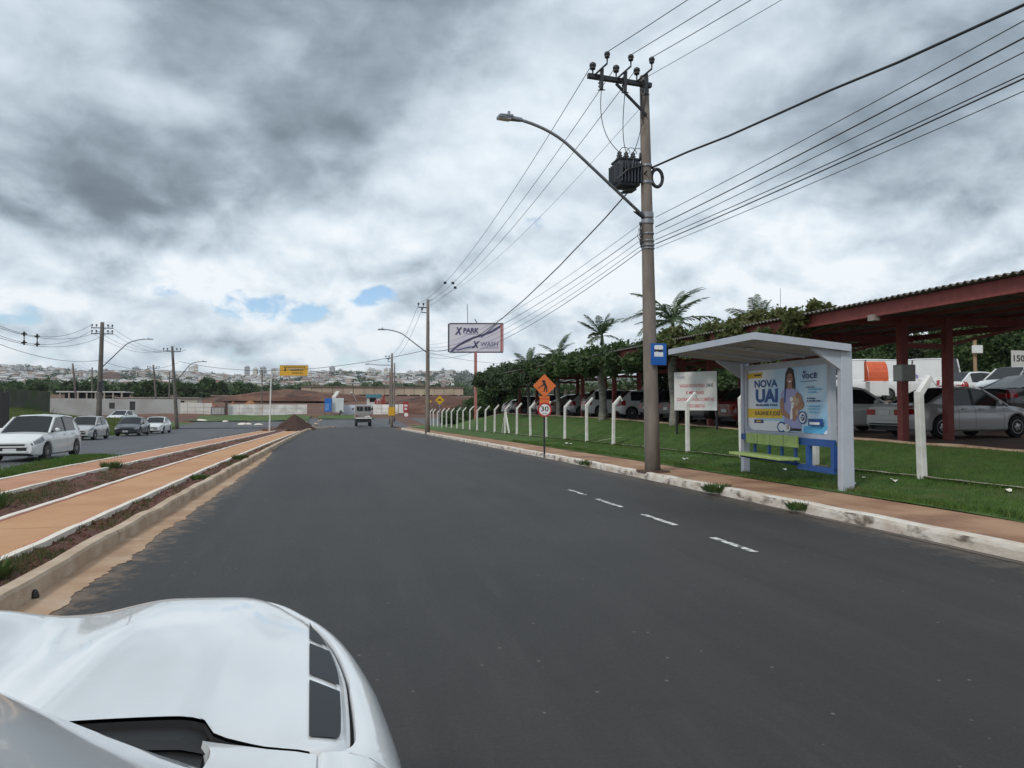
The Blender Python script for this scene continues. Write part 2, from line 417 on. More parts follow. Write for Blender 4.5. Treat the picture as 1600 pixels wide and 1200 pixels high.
# text is made first, while the scene is still small
def text_mesh(body, bold=0.0, shear=0.0, sx=1.0):
    cu = bpy.data.curves.new('lettering', 'FONT'); cu.body = body; cu.offset = bold; cu.shear = shear
    cu.align_x = 'CENTER'; cu.align_y = 'CENTER'; cu.resolution_u = 3
    o = bpy.data.objects.new('lettering', cu); col.objects.link(o)
    dg = bpy.context.evaluated_depsgraph_get()
    me = bpy.data.meshes.new_from_object(o.evaluated_get(dg)); bpy.data.objects.remove(o)
    co = np.zeros(len(me.vertices) * 3, np.float32); me.vertices.foreach_get('co', co); co = co.reshape(-1, 3)
    mn, mx = co.min(0), co.max(0); co[:, :2] -= ((mn + mx) / 2)[:2]; co[:, :2] /= max((mx - mn)[0], 1e-6)
    co[:, 2] = 0; hgt = (mx - mn)[1] / max((mx - mn)[0], 1e-6)
    me.vertices.foreach_set('co', co.ravel()); me.update()
    return me, hgt


def put_text(body, m, parent, centre, ux, uy, width, height, bold=0.0, shear=0.0, name='lettering'):
    """centre, ux (reading direction), uy (up): in the parent's coordinates"""
    me, h = text_mesh(body, bold, shear); me.materials.clear(); me.materials.append(m)
    o = link(name, me, parent); ux = Vector(ux); uy = Vector(uy); n = ux.cross(uy)
    M4 = Matrix((ux, uy, n)).transposed().to_4x4(); M4.translation = Vector(centre)
    o.matrix_local = M4 @ Matrix.Diagonal((width, height / h, 1, 1))
    return o


# ------------------------------------------------------------------ lie of the land
YS = [-80, 8, 20, 35, 50, 80, 100, 120, 132, 160, 210, 300, 600, 900, 2000, 6000]
ZS = [.0, .0, -.09, -.26, -.46, -.86, -.90, -.35, .18, 1.3, 4.6, 6.0, 9, 22, 85, 98]
LY = [-80, 0, 17, 36, 60, 74, 90]; LZ = [.5, .55, .68, .95, 1.0, .2, -.8]


def zr(Y): return float(np.interp(Y, YS, ZS))
def zl(Y): return float(np.interp(Y, LY, LZ)) if Y < 90 else zr(Y)       # car-park level
def sst(t): t = min(max(t, 0.), 1.); return t * t * (3 - 2 * t)


RK, LK = 6.92, -2.42


def gz(X, Y):
    """finished level: kerbs and pavements included"""
    z = zr(Y)
    if Y > 132: return z
    if X > RK:
        z0 = zr(Y) + .14
        if X < 8.6: return z0
        a = zr(Y) + .26
        if X < 10.8: return z0 + (a - z0) * (X - 8.6) / 2.2
        b = max(zl(Y), zr(Y) + .2)
        if X < 13.9: return a + (b - a) * sst((X - 10.8) / 3.1)
        b += 1.0 * sst((X - 20.5) / 5)
        k = 1 - sst((Y - 74) / 16); return b * k + zr(Y) * (1 - k)
    if X < LK:
        if X > -7.2: return z + .10
        if X > -17: return z - .06
        up = sst((Y - 5) / 30) * (1 - sst((Y - 88) / 14))
        return z - .06 + (1.15 * sst((-17.2 - X) / 6) + 1.6 * sst((-24 - X) / 14)) * up + .3 * sst((-17.2 - X) / 6) * (1 - up)
    return z


def at(px, py, off=0.0, t0=1.0):
    d = rayd(px, py); t = t0
    while t < 4000:
        p = d * t
        if CAMH + p.z < gz(p.x, p.y) + off: break
        t *= 1.002
    return Vector((p.x, p.y, p.z + CAMH))


def atd(px, py, depth): p = rayd(px, py) * depth; return Vector((p.x, p.y, p.z + CAMH))
def atx(px, py, X): d = rayd(px, py); p = d * (X / d.x); return Vector((p.x, p.y, p.z + CAMH))
def aty(px, py, Y): d = rayd(px, py); p = d * (Y / d.y); return Vector((p.x, p.y, p.z + CAMH))


def struct(name, mb, m, smooth=False):
    o = mb.build(name, m, None, smooth); o['kind'] = 'structure'; return o


def frange(a, b, s):
    n = max(1, int(round((b - a) / s))); return [a + (b - a) * i / n for i in range(n + 1)]


# terrain: one sheet out to the horizon, kept just under the paved strips
def wob(x, y, s=1.0): return math.sin(x * 1.7 * s + y * .9 * s) * .5 + math.sin(y * 2.3 * s - x * 1.1 * s + 1.3) * .3 + math.sin(x * 5.1 * s + y * 4.3 * s) * .2


xs = [-6000, -3500, -2200, -1500, -1000, -700, -500, -350, -250, -180, -130, -95, -75] + frange(-60, 40, 1.0) + [46, 55, 70, 90, 120, 170, 250, 400, 700, 1200, 2200, 6000]
yy = [-400, -200, -100, -60, -40, -25] + frange(-15, 136, 1.0) + frange(140, 240, 5) + [260, 300, 350, 420, 500, 600, 700, 800, 900, 1000, 1150, 1300, 1500, 1750, 2000, 2500, 3500, 6000]


def terr(X, Y):
    z = gz(X, Y)
    if Y < 128:
        if -17.6 < X < 13.95: z = min(gz(X - .9, Y), gz(X + .9, Y), z) - .16
        elif X >= 13.95: z -= .10
        else: z += .05 * wob(X, Y, .6)
    elif Y > 900: z += 6 * math.sin(X * .006) + 4 * math.sin(X * .017 + 2)
    return (X, Y, z)


mb = MB(); mb.grid(terr, xs, yy)
for i, f in enumerate(mb.f):
    Yc = mb.v[f[0]][1]; Xc = mb.v[f[0]][0]
    mb.m[i] = 2 if Yc > 236 else (1 if (Xc < -16 and Yc < 108 and Yc > -30) else 0)
struct('ground', mb, [M_TERR, M_VERGE, M_FAR], True)


def strip(name, X0, X1, y0, y1, m, off=0.0, dy=1.0, nx=1, fn=None, extra=None):
    mb = MB()
    us = frange(0, 1, 1.0 / nx)
    def g(u, y):
        a = X0(y) if callable(X0) else X0; b = X1(y) if callable(X1) else X1
        x = a + (b - a) * u
        return (x, y, (fn(x, y) if fn else zr(y)) + off)
    mb.grid(g, us, frange(y0, y1, dy)); return struct(name, mb, m, True)


# carriageways ------------------------------------------------------
def lk_end(y): return LK + 1.2 * max(0, (y - 79) / 6) ** 2
def rk_x(y): return RK + 2.2 * max(0, (y - 76) / 10) ** 2


ROAD = strip('main_road', LK, RK, -40, 92, M_ASPH, 0, 1.0, 4)
struct('crossing_road', MB().grid(lambda x, y: (x, y, zr(y) - .004), [-75, -50, -30, -17, -8, -3, 0, 4, 7, 12, 20, 40, 75], frange(90.5, 121, 1.0)), M_ASPH2, True)
SIDE_ROAD = strip('side_road', -16.9, -7.3, -40, 92, M_ASPH2, -.06, 1.0, 3)
# left kerb, with gutter ----------------------------------------------------


def kerb(name, xf, side, y0, y1, m, h=.15, w=.13, wav=.012, z0=-.03):
    """xf(y): x of the face on the road side; side = -1 for a kerb whose back is to the left"""
    mb = MB(); prof = [(0, z0), (0.004, h * .82), (.022, h), (w, h + .004), (w, -.05)]
    ys_ = frange(y0, y1, .33)
    def g(k, y):
        a, b = prof[int(k)]; x = xf(y)
        j = wav * wob(x * 3, y * 1.3); jh = wav * .7 * wob(y * .7, y * 2.1)
        return (x + side * a + j, y, zr(y) + b + (jh if b > .02 else 0))
    mb.grid(g, range(len(prof)), ys_, flip=(side > 0)); return struct(name, mb, m, False)


kerb('left_kerb', lk_end, -1, -12, 88, M_LKERB, .16, .14, .02)
def gut_edge(y): return LK + .22 + .045 * wob(y * 1.1, y * .5) + .035 * wob(y * 4.7, y * 2.9) + .025 * wob(y * 17, y * 11) + (.10 if y < 30 else .03) - .25 * sst((y - 22) / 14)
strip('gutter', LK - .02, gut_edge, -12, 40, M_GUT, .005, .05, 1)
M_RKERB = mat('white_kerb', (.62, .58, .52), .9, (.47, .40, .33), 3.0, bump=.4, bscale=30, c3=(.13, .105, .082), s3=3.4, lo3=.47, hi3=.66, coord='World', stretch=(1, .8, 1.7))
M_KTOP = mat('kerb_top', (.66, .62, .56), .9, (.52, .44, .36), 2.5, bump=.3, bscale=30, coord='World')


def rkerb():
    mb = MB(); prof = [(-.012, -.03), (0, .10), (.02, .145), (.045, .158), (.15, .162), (.155, .10)]
    ys_ = frange(-12, 88, .3)
    def g(k, y):
        a, b = prof[int(k)]; x = rk_x(y); j = .014 * wob(x * 3, y * 1.1); jh = .010 * wob(y * .9, y * 2.7)
        return (x + a + j, y, zr(y) + b + (jh if b > .02 else 0))
    n0 = 0; mb.grid(g, range(len(prof)), ys_, flip=True)
    per = len(ys_) - 1
    mb.m = [1 if (i // per) >= 2 else 0 for i in range(len(mb.f))]
    return struct('right_kerb', mb, [M_RKERB, M_KTOP], False)


rkerb()
strip('right_gutter', lambda y: RK - .13 + .03 * wob(y * 2.3, y), lambda y: RK + .01, -12, 76, mat('wet_dust', (.135, .105, .085), .9, (.08, .07, .062), 2, coord='World'), .006, .3, 1)
sw_back = lambda y: 8.62 + .10 * wob(y * .8, y * .5) + .06 * wob(y * 3.1, y * 2)
strip('sidewalk', lambda y: rk_x(y) + .14, lambda y: sw_back(y) + rk_x(y) - RK, -12, 86, M_SIDE, .136, .4, 3)
LAWN = strip('lawn', 8.45, 13.86, -12, 84, M_LAWN, .012, .5, 12, lambda x, y: gz(x, y) + .012 * wob(x * 2, y * 2))
strip('lawn_edging', 10.66, 10.80, -12, 72, mat('edging_concrete', (.42, .37, .30), .9, (.20, .17, .13), 4, bump=.4, coord='World', c3=(.06, .06, .04), s3=3, lo3=.55, hi3=.7), .065, .4, 1, lambda x, y: gz(10.75, y) + .012 * wob(y * 3, y))
strip('car_park', 14.1, 75, -20, 80, M_LOT, .0, 1.0, 20, lambda x, y: gz(max(x, 14.5), y) - .01)


def lot_kerb():
    mb = MB(); prof = [(0, -.22), (.01, .02), (.03, .05), (.26, .055), (.28, -.04)]
    mb.grid(lambda k, y: (13.84 + prof[int(k)][0] + .02 * wob(y, y), y, gz(14.2, y) + prof[int(k)][1] + .02 * wob(y * .7, y * 1.3)), range(5), frange(-12, 76, .5), flip=True)
    struct('lot_kerb', mb, mat('lot_kerb_concrete', (.46, .34, .24), .9, (.34, .22, .14), 1.5, bump=.4, bscale=20, coord='World', c3=(.20, .08, .045), s3=.8, lo3=.58, hi3=.72))


lot_kerb()
# central reserve: soil, two cycle paths with whitewashed edges --------------------------------


def soil_fn(x, y): return zr(y) + .085 + .030 * wob(x * 4, y * 3) + .022 * wob(x * 11, y * 9)


strip('soil_strip', lambda y: lk_end(y) - .13, lambda y: -3.10, -12, 80, M_SOIL, 0, .16, 6, soil_fn)
strip('soil_strip', -4.28, -5.60, -12, 82, M_SOIL, 0, .16, 10, soil_fn)
strip('soil_strip', -6.86, lambda y: -7.34 + .08 * wob(y * 2, y), -12, 80, M_SOIL, 0, .25, 4, lambda x, y: soil_fn(x, y) - .07 * sst((-6.9 - x) / .4))
mb = MB(); mb.grid(lambda x, y: (x, y, zr(y) + .06 + .05 * wob(x, y)), frange(-7.3, -2.0, .35), frange(79, 91, .5)); struct('soil_tip', mb, M_SOIL, True)


M_JOINT = mat('slab_joint', (.30, .16, .085), .95)


def path(name, xr, xl, y1r, m, drift=0.0, red=True):
    def dx(y): return drift * max(0, (y - 20) / 45)
    st = strip(name, lambda y: xr + dx(y), lambda y: xl + dx(y), -12, y1r, m, .125, 1.0, 3)
    for x0, x1 in ((xr + .09, xr), (xl, xl - .10)):
        mb = MB(); pr_ = [(x0, -.03), (x0, .145), (x1, .145), (x1, -.03)]
        mb.grid(lambda k, y: (pr_[int(k)][0] + dx(y) + .008 * wob(y * 2, y), y, zr(y) + pr_[int(k)][1] + .006 * wob(y * 1.3, y * 2)), range(4), frange(-12, y1r, .5))
        o = mb.build('white_edging', M_EDGE, st)
    y = 3.0
    while y < y1r - 1 and y < 40:                            # trowelled joints across the slab
        mb = MB(); mb.grid(lambda x, y_: (x + dx(y_), y_, zr(y_) + .1285), [xr - .002, xl + .002], [y, y + .012]); mb.build('slab_joint', M_JOINT, st); y += 2.4
    if red:
        mb = MB(); mb.grid(lambda x, y: (x + dx(y), y, zr(y) + .1292), [xr - .001, xr - .045 - .0], frange(-12, y1r, 1)); mb.build('red_line', M_REDLN, st)
        mb = MB(); mb.grid(lambda x, y: (x + dx(y), y, zr(y) + .1292), [xl + .03, xl + .002], frange(-12, y1r, 1)); mb.build('red_line', M_REDLN, st)
    return st


path('cycle_path', -3.12, -4.22, 67, M_PATH, .25)
path('cycle_path', -5.66, -6.78, 70, M_PATH2, .55, False)
# cracks across the near cycle path and the painted dashes on the road
M_PAINT = mat('road_paint', (.60, .59, .57), .8, (.07, .07, .072), 9, lo=.50, hi=.60, bump=.2, coord='World', stretch=(1.6, .8, 1))
for y0, y1 in ((7.25, 8.2), (9.2, 10.3), (11.15, 12.3), (12.95, 13.9)):
    mb = MB(); mb.grid(lambda x, y: (x, y, zr(y) + .005), [4.43 + .005 * y0, 4.52 + .005 * y0], frange(y0, y1, .2)); mb.build('lane_dash', M_PAINT, ROAD)
for i in range(5):
    mb = MB(); mb.grid(lambda x, y: (x, y, zr(y) + .006), [-1.2 + i * 1.55, -.35 + i * 1.55], [90.6 + i * .1, 91.1 + i * .1]); mb.build('stop_dash', M_PAINT, ROAD)
#PART2
# ------------------------------------------------------------------ vehicles
WHEELS = {}


def wheel_parts(r):
    if r in WHEELS: return WHEELS[r]
    t = MB().lathe([(r * .60, -.095), (r * .93, -.10), (r, -.07), (r, .07), (r * .93, .10), (r * .60, .095)], axis='Y', n=24).mesh('tyre', M_RUB, True)
    b = MB(); b.lathe([(r * .66, .070), (r * .64, .098), (r * .58, .098), (r * .56, .055)], axis='Y', n=24)
    b.lathe([(r * .57, -.06), (r * .57, .035)], axis='Y', n=20, mi=1)
    for k in range(5):
        a = 2 * math.pi * k / 5
        b.bar((r * .1 * math.cos(a), .085, r * .1 * math.sin(a)), (r * .60 * math.cos(a), .075, r * .60 * math.sin(a)), .075, .03, 0, up=(0, 1, 0))
    b.lathe([(r * .18, .05), (r * .16, .10), (.01, .105)], axis='Y', n=12)
    WHEELS[r] = (t, b.mesh('rim', [M_RIM, M_BLKP], False)); return WHEELS[r]


HATCH = dict(L=3.95, W=1.70, H=1.52, belt=.95, hf=.74, hc=.96, cowl=1.02, wst=1.72, rr=3.25, rgb=3.86, deck=.98, fa=.78, ra=3.26, r=.305, xc=3.30)
SEDAN = dict(L=4.50, W=1.74, H=1.47, belt=.94, hf=.72, hc=.95, cowl=1.22, wst=1.98, rr=3.02, rgb=3.92, deck=1.00, fa=.90, ra=3.55, r=.315, xc=3.22)
SUV = dict(L=4.40, W=1.80, H=1.66, belt=1.05, hf=.86, hc=1.07, cowl=1.12, wst=1.80, rr=3.75, rgb=4.32, deck=1.06, fa=.86, ra=3.50, r=.345, xc=3.85)
MPV = dict(L=4.60, W=1.80, H=1.68, belt=1.02, hf=.82, hc=1.05, cowl=.95, wst=1.65, rr=4.05, rgb=4.52, deck=1.04, fa=.88, ra=3.65, r=.33, xc=4.10)
VAN = dict(L=5.2, W=1.95, H=2.35, belt=1.30, hf=1.05, hc=1.32, cowl=.75, wst=1.35, rr=5.00, rgb=5.18, deck=1.30, fa=.90, ra=4.10, r=.34, xc=1.95)


def make_car(label, S_, pnt, loc, rz, group=None, cat='car', name='parked_car', lights=True):
    L, Wd, H = S_['L'], S_['W'], S_['H']
    root = thing(name, label, cat, loc, rz, group)
    zt_pts = [(0, S_['hf'] - .10), (.06, S_['hf'] - .02), (.25, S_['hf'] + .05), (S_['cowl'] * .6, S_['hc'] - .05), (S_['cowl'], S_['hc']), (S_['cowl'] + .4, S_['belt']),
              (S_['rr'], S_['belt'] + .02), (S_['rgb'], S_['deck']), (L - .05, S_['deck'] - .04), (L, S_['deck'] - .12)]
    zt_pts.sort()
    ra_ = S_['r'] + .055
    def zt(x): return float(np.interp(x, [p[0] for p in zt_pts], [p[1] for p in zt_pts]))
    def hw(x): return Wd / 2 * float(np.interp(x, [0, .06, .16, .35, .8, L * .5, L - .7, L - .28, L - .10, L], [.76, .845, .905, .95, .99, 1.0, .985, .945, .90, .82]))
    def zb(x):
        z = float(np.interp(x, [0, .12, .3, L - .3, L - .1, L], [.30, .22, .20, .20, .25, .36]))
        for a in (S_['fa'], S_['ra']):
            if abs(x - a) < ra_: z = max(z, S_['r'] + math.sqrt(ra_ ** 2 - (x - a) ** 2))
        return z
    def sec(x):
        h, b, t = hw(x), zb(x), zt(x); zm = max(.50, b + .05); zs = max(t - .12, zm + .03)
        return [(h - .07, b), (h - .005, b + .05 if b < .4 else b + .015), (h + .008, zm), (h, (zm + zs) / 2 + .02), (h - .025, zs), (h - .085, t - .015), (h * .55, t + .012), (0, t + .022)]
    def SF(x, t, side=1, off=0.0):
        s = sec(x); i = min(int(t), 6); k = t - i
        y = s[i][0] * (1 - k) + s[i + 1][0] * k + off; z = s[i][1] * (1 - k) + s[i + 1][1] * k
        if t > 4.6: z += off; y -= off
        return (L / 2 - x, side * y, z)
    xs_ = [0, .03, .06, .11, .16, .25, .35]
    for a in (S_['fa'], S_['ra']):
        xs_ += [a - ra_ - .004, a - ra_ + .004] + [a + ra_ * math.cos(math.pi * (1 - k / 10)) for k in range(1, 10)] + [a + ra_ - .004, a + ra_ + .004]
    xs_ += [S_['cowl'] * .6, S_['cowl'], S_['cowl'] + .4, L * .42, L * .5, L * .58, S_['rr'], S_['rgb'], L - .28, L - .16, L - .10, L - .05, L]
    xs_ = sorted(set(round(x, 4) for x in xs_ if 0 <= x <= L))
    mb = MB()
    for side in (1, -1): mb.grid(lambda x, t: SF(x, t, side), xs_, range(8), flip=(side > 0))
    for x, fl in ((0, 0), (L, 1)):
        s = sec(x); poly = [(L / 2 - x, p[0], p[1]) for p in s] + [(L / 2 - x, -p[0], p[1]) for p in s[::-1][1:]]
        mb.add(poly, [tuple(range(len(poly)))[::(-1 if fl else 1)]])
    smooth_angle(mb.build('body', pnt, root), 38)
    ub = MB(); ub.box((0, 0, .32), (L - .35, Wd - .34, .22)); 
    for a in (S_['fa'], S_['ra']): ub.box((L / 2 - a, 0, .50), (2 * ra_ + .02, Wd - .30, .42))
    ub.build('underbody', M_BLKP, root)
    # greenhouse
    rf = [(S_['cowl'] - .02, S_['hc'] - .02), (S_['wst'], H - .05), (S_['wst'] + .35, H - .01), ((S_['wst'] + S_['rr']) / 2, H), (S_['rr'], H - .05), (S_['rgb'], S_['deck'])]
    def zrf(x): return float(np.interp(x, [p[0] for p in rf], [p[1] for p in rf]))
    def gsec(x):
        b = min(zt(x) - .02, zrf(x)); z = max(zrf(x), b + .002); k = min(1, (z - b) / (H - S_['belt']))
        h = hw(x) - .075; tw = h - .15 * k
        return [(h, b), (tw, z - .055 * k), (tw - .09, z), (0, z + .025 * k)]
    def GF(x, t, side=1, off=0.0):
        s = gsec(x); i = min(int(t), 2); k = t - i
        return (L / 2 - x, side * (s[i][0] * (1 - k) + s[i + 1][0] * k + off), s[i][1] * (1 - k) + s[i + 1][1] * k + (off if t >= 1 else 0))
    gx = sorted(set([S_['cowl'] - .02, (S_['cowl'] + S_['wst']) / 2, S_['wst'], S_['wst'] + .35, (S_['wst'] + S_['rr']) / 2, S_['rr'], (S_['rr'] + S_['rgb']) / 2, S_['rgb'], S_['xc']]))
    gl = MB(); ro = MB(); gls = {1: MB(), -1: MB()}; gr_ = MB()
    for side in (1, -1):
        for i in range(len(gx) - 1):
            a, b = gx[i], gx[i + 1]; mid = (a + b) / 2
            for t in range(3):
                q = [GF(a, t, side), GF(b, t, side), GF(b, t + 1, side), GF(a, t + 1, side)]
                if side > 0: q = q[::-1]
                roofy = (t >= 1 and S_['wst'] <= mid <= S_['rr']) or (t == 0 and mid > S_['xc'])or (t == 1 and mid > S_['rr'])
                (ro if roofy else gls[side] if t == 0 else gr_ if mid > S_['rr'] else gl).add(q, [(0, 1, 2, 3)])
        ro.tube([GF(S_['cowl'] - .02, 0, side, .0), GF(S_['wst'], 1, side, .004)], .042, 6)
        ro.tube([GF(S_['wst'], 1, side, .002), GF((S_['wst'] + S_['rr']) / 2, 1, side, .004), GF(S_['rr'], 1, side, .002), GF(S_['rgb'], 1, side, .0)], .030, 6)
    smooth_angle(ro.build('roof', pnt, root), 40); smooth_angle(gl.build('windscreen', M_GLASS, root), 25); smooth_angle(gr_.build('rear_window', M_GLASS, root), 25)
    for side in (1, -1): smooth_angle(gls[side].build('side_window', M_GLASS, root), 25)
    xb = S_['wst'] + .42 * (S_['rr'] - S_['wst'])
    for side in (1, -1):
        MB().bar(GF(xb, .0, side, .004), GF(xb, 1, side, .004), .085, .012, up=(0, side, 0)).build('door_pillar', M_BLKP, root)
        for xq in (S_['cowl'] + .18, xb, S_['xc'] - .22 if S_['xc'] > 2.5 else xb + .9):
            gp_ = MB(); gp_.grid(lambda t, k: SF(xq + .005 * k, t, side, .002), [1, 2, 3, 4, 4.9], [-1, 1]); gp_.build('door_gap', M_BLKP, root)
    for side in (1, -1):
        for xq in (xb - .22, S_['xc'] - .42 if S_['xc'] > 2.5 else xb + .6):
            p = SF(xq, 4.0, side, .018); MB().box(p, (.16, .025, .03)).build('door_handle', pnt, root)
        p = GF(S_['cowl'] + .38, .18, side, .11)
        mm = MB(); mm.lathe([(.02, -.075), (.075, -.05), (.085, .02), (.06, .045)], (p[0], p[1], p[2] + .02), 'X', 10); mm.bar((p[0], p[1], p[2] - .02), (p[0] - .02, p[1] - side * .13, p[2] - .04), .05, .03)
        smooth_angle(mm.build('wing_mirror', pnt, root), 50)
        if lights:
            mh = MB(); mh.grid(lambda x, t: SF(x, t, side, .006), [.012, .04, .08, .16, .28, .42, .54], [3.25, 3.7, 4.0, 4.72], flip=(side > 0))
            smooth_angle(mh.build('headlight', M_HEAD, root), 60)
            t0, t1 = (2.9, 4.5) if S_['L'] > 4.45 or S_['H'] < 1.5 else (3.0, 5.0)
            mt = MB(); mt.grid(lambda x, t: SF(x, t, side, .007), [L - .34, L - .22, L - .12, L - .06, L - .012], [t0, (t0 + t1) / 2, t1], flip=(side > 0))
            s = sec(L); mt.box((-L / 2 - .004, side * (s[3][0] - .17), (s[3][1] + s[4][1]) / 2 + .03), (.02, .34, .16))
            smooth_angle(mt.build('tail_light', M_TAIL, root), 60)
        rims = wheel_parts(S_['r'])
        for a in (S_['fa'], S_['ra']):
            wo = thing('wheel', None, None, (L / 2 - a, side * (Wd / 2 - .115), S_['r']), 0 if side > 0 else math.pi); wo.parent = root
            link('tyre', rims[0], wo); link('rim', rims[1], wo)
    # front and rear fittings
    hf = S_['hf']
    g = MB(); g.box((L / 2 + .004, 0, hf - .16), (.02, Wd * .52, .055)); g.box((L / 2 + .004, 0, hf - .29), (.02, Wd * .58, .12)); g.build('grille', M_BLKP, root)
    g = MB(); g.box((L / 2 + .014, 0, hf - .225), (.03, Wd * .60, .022)); g.box((L / 2 + .010, 0, .36), (.04, Wd * .62, .05)); g.build('bumper_trim', pnt, root)
    MB().box((L / 2 + .022, 0, hf - .34), (.012, .40, .13)).build('number_plate', M_PLATE, root)
    MB().box((-L / 2 - .012, 0, S_['deck'] - .27 if H < 1.5 else .62), (.012, .40, .13)).build('number_plate', M_PLATE, root)
    g = MB(); g.box((-L / 2 - .008, 0, .40), (.03, Wd * .70, .05)); g.box((-L / 2 - .02, 0, .52), (.05, Wd * .74, .03), 1); g.build('rear_bumper', [M_BLKP, pnt], root)
    g = MB(); g.bar((L / 2 - S_['rr'] + .15, 0, H), (L / 2 - S_['rr'] - .08, 0, H + .22), .012, .012); g.build('aerial', M_BLKP, root)
    return root


def onroad(px, py, X=None): return at(px, py)


GV = 'cars beside the left carriageway'
# oncoming white hatchback and the cars parked along the left carriageway (headed toward the camera)
make_car('white hatchback driving toward the camera on the left carriageway, largest car at left', HATCH | dict(H=1.55, belt=.98), P_WHITE, (-10.15, 29.3, zr(29.3) - .055), R(-93), name='moving_car')
make_car('silver hatchback parked facing the camera, between the white hatchback and the dark sedan', HATCH, P_SILVER, (-15.6, 53.5, zr(53.5) - .055), R(-91), GV)
make_car('dark blue grey sedan parked facing the camera ahead of the small white sedan', SEDAN, P_DARK, (-15.4, 64.0, zr(64) - .055), R(-90), GV)
make_car('small white sedan parked partly behind the dark sedan by the leaning pole', SEDAN, P_WHITE, (-15.3, 71.8, zr(71.8) - .055), R(-90), GV)
make_car('white car half hidden behind the grassy bank, only its roof and windows showing', SEDAN, P_WHITE, (-23.3, 92, gz(-23.3, 92) - .35), R(-100), GV)

# cars under and beyond the carport: nose in, tails to the road
GL = 'cars parked in the car park'
lotz = lambda y: gz(15, y)
def lotcar(lbl, S_, p, X, Y, a=0.0): return make_car(lbl, S_, p, (X, Y, gz(15, Y) + .0), R(a), GL)
lotcar('silver grey sedan with dark windows parked under the red carport behind the two red posts', SEDAN | dict(L=4.75, H=1.48), P_SILVER, 17.85, 18.15, 1)
lotcar('white hatchback beside the silver sedan, cut off by the near bus shelter post', HATCH, P_WHITE, 17.0, 21.75, -4)
lotcar('black hatchback mostly hidden behind the bus shelter advert', HATCH, P_BLACK, 17.0, 24.4, 0)
lotcar('black sedan behind the white parking price board, right half', SEDAN, P_BLACK, 17.1, 28.3, 0)
lotcar('wine red hatchback with white plate showing between the price board and the bus shelter', HATCH, P_REDC, 17.0, 26.3, 0)
lotcar('black sedan behind the white parking price board, left half', SEDAN | dict(H=1.5), P_BLACK, 17.1, 31.2, 0)
lotcar('dark car just right of the tall power pole under the carport', HATCH, P_DARK, 17.0, 33.9, 0)
lotcar('white hatchback with red tail light parked just left of the tall power pole', HATCH | dict(H=1.55), P_WHITE, 17.0, 37.6, -6)
lotcar('white estate car parked under the carport behind the bent fence posts', SUV, P_WHITE, 17.0, 42.2, -8)
lotcar('silver hatchback parked under the carport beyond the palm trunk', HATCH, P_SILVER, 17.0, 46.0, -5)
lotcar('champagne sedan parked under the carport near the round speed sign', SEDAN, P_BEIGE, 17.0, 50.0, -5)
lotcar('white hatchback parked under the far carport behind the work sign', HATCH, P_WHITE, 17.0, 54.5, 0)
lotcar('black hatchback at the far end of the carport row', HATCH, P_BLACK, 17.0, 61.0, 0)
lotcar('white hatchback at the far end of the carport row', HATCH, P_WHITE, 17.0, 65.0, 0)
# second row, seen through the gaps on the right
make_car('white people carrier on the far right behind the silver sedan, side windows showing', MPV, P_WHITE, (lambda p: (p.x, p.y, gz(p.x, p.y)))(atd(1592, 590, 36)), R(190), GL)
make_car('white car low behind the silver sedan, beside the pale people carrier', HATCH, P_WHITE, (lambda p: (p.x, p.y, gz(p.x, p.y)))(atd(1528, 590, 39)), R(5), GL)
make_car('dark car peeping over the white people carrier bonnet at the right edge', SEDAN, P_BLACK, (lambda p: (p.x, p.y, gz(p.x, p.y)))(atd(1628, 600, 24.5)), R(0), GL)
v = make_car('white panel van at the back of the car park beside the orange hood', VAN | dict(H=2.5), P_WHITE, (lambda p: (p.x, p.y, gz(p.x, p.y)))(atd(1338, 590, 45)), R(160), GL, 'van', 'parked_van')
v = make_car('white box van with purple marks behind the leaning white post', VAN | dict(H=2.45, L=4.6, rr=4.4, rgb=4.58, ra=3.6), P_WHITE, (lambda p: (p.x, p.y, gz(p.x, p.y)))(atd(1432, 590, 44)), R(100), GL, 'van', 'parked_van')
put_text('wash', flat('violet', (.12, .05, .42)), v, (-.2, 1.0, 1.45), (-1, 0, 0), (0, 0, 1), 1.3, .30, .02)


def orange_hood():
    p = atd(1371, 588, 38); t = thing('awning_trailer', 'orange hooded trailer stall standing at the back of the car park beside the white van', 'trailer', (p.x, p.y, gz(p.x, p.y)), R(-24))
    OR = mat('orange_tarp', (.60, .105, .03), .6, (.50, .08, .025), 3); bh = MB()
    bh.grid(lambda u, v_: (u * .66, .55 - .75 * math.sin(v_), 1.0 + 1.05 * math.cos(v_) ** .8 if v_ < 1.5 else 1.0), [-.72, -.3, .3, .72], [0, .3, .6, .9, 1.2, 1.45, 1.57])
    bh.prism([(0, 0), (.95, 0), (.8, .45), (.5, .85), (0, 1.05)], (-.47, .55, 1.0), (0, -.8, 0), (0, 0, 1), .02); bh.prism([(0, 0), (.95, 0), (.8, .45), (.5, .85), (0, 1.05)], (.46, .55, 1.0), (0, -.8, 0), (0, 0, 1), .02)
    bh.build('hood', OR, t); MB().box((0, .1, .62), (.9, .8, .7)).build('counter', P_WHITE, t)
    for sx in (-.4, .4): MB().bar((sx, .1, .30), (sx, .1, -.6), .07, .07).build('leg', M_DARKM, t)


orange_hood()


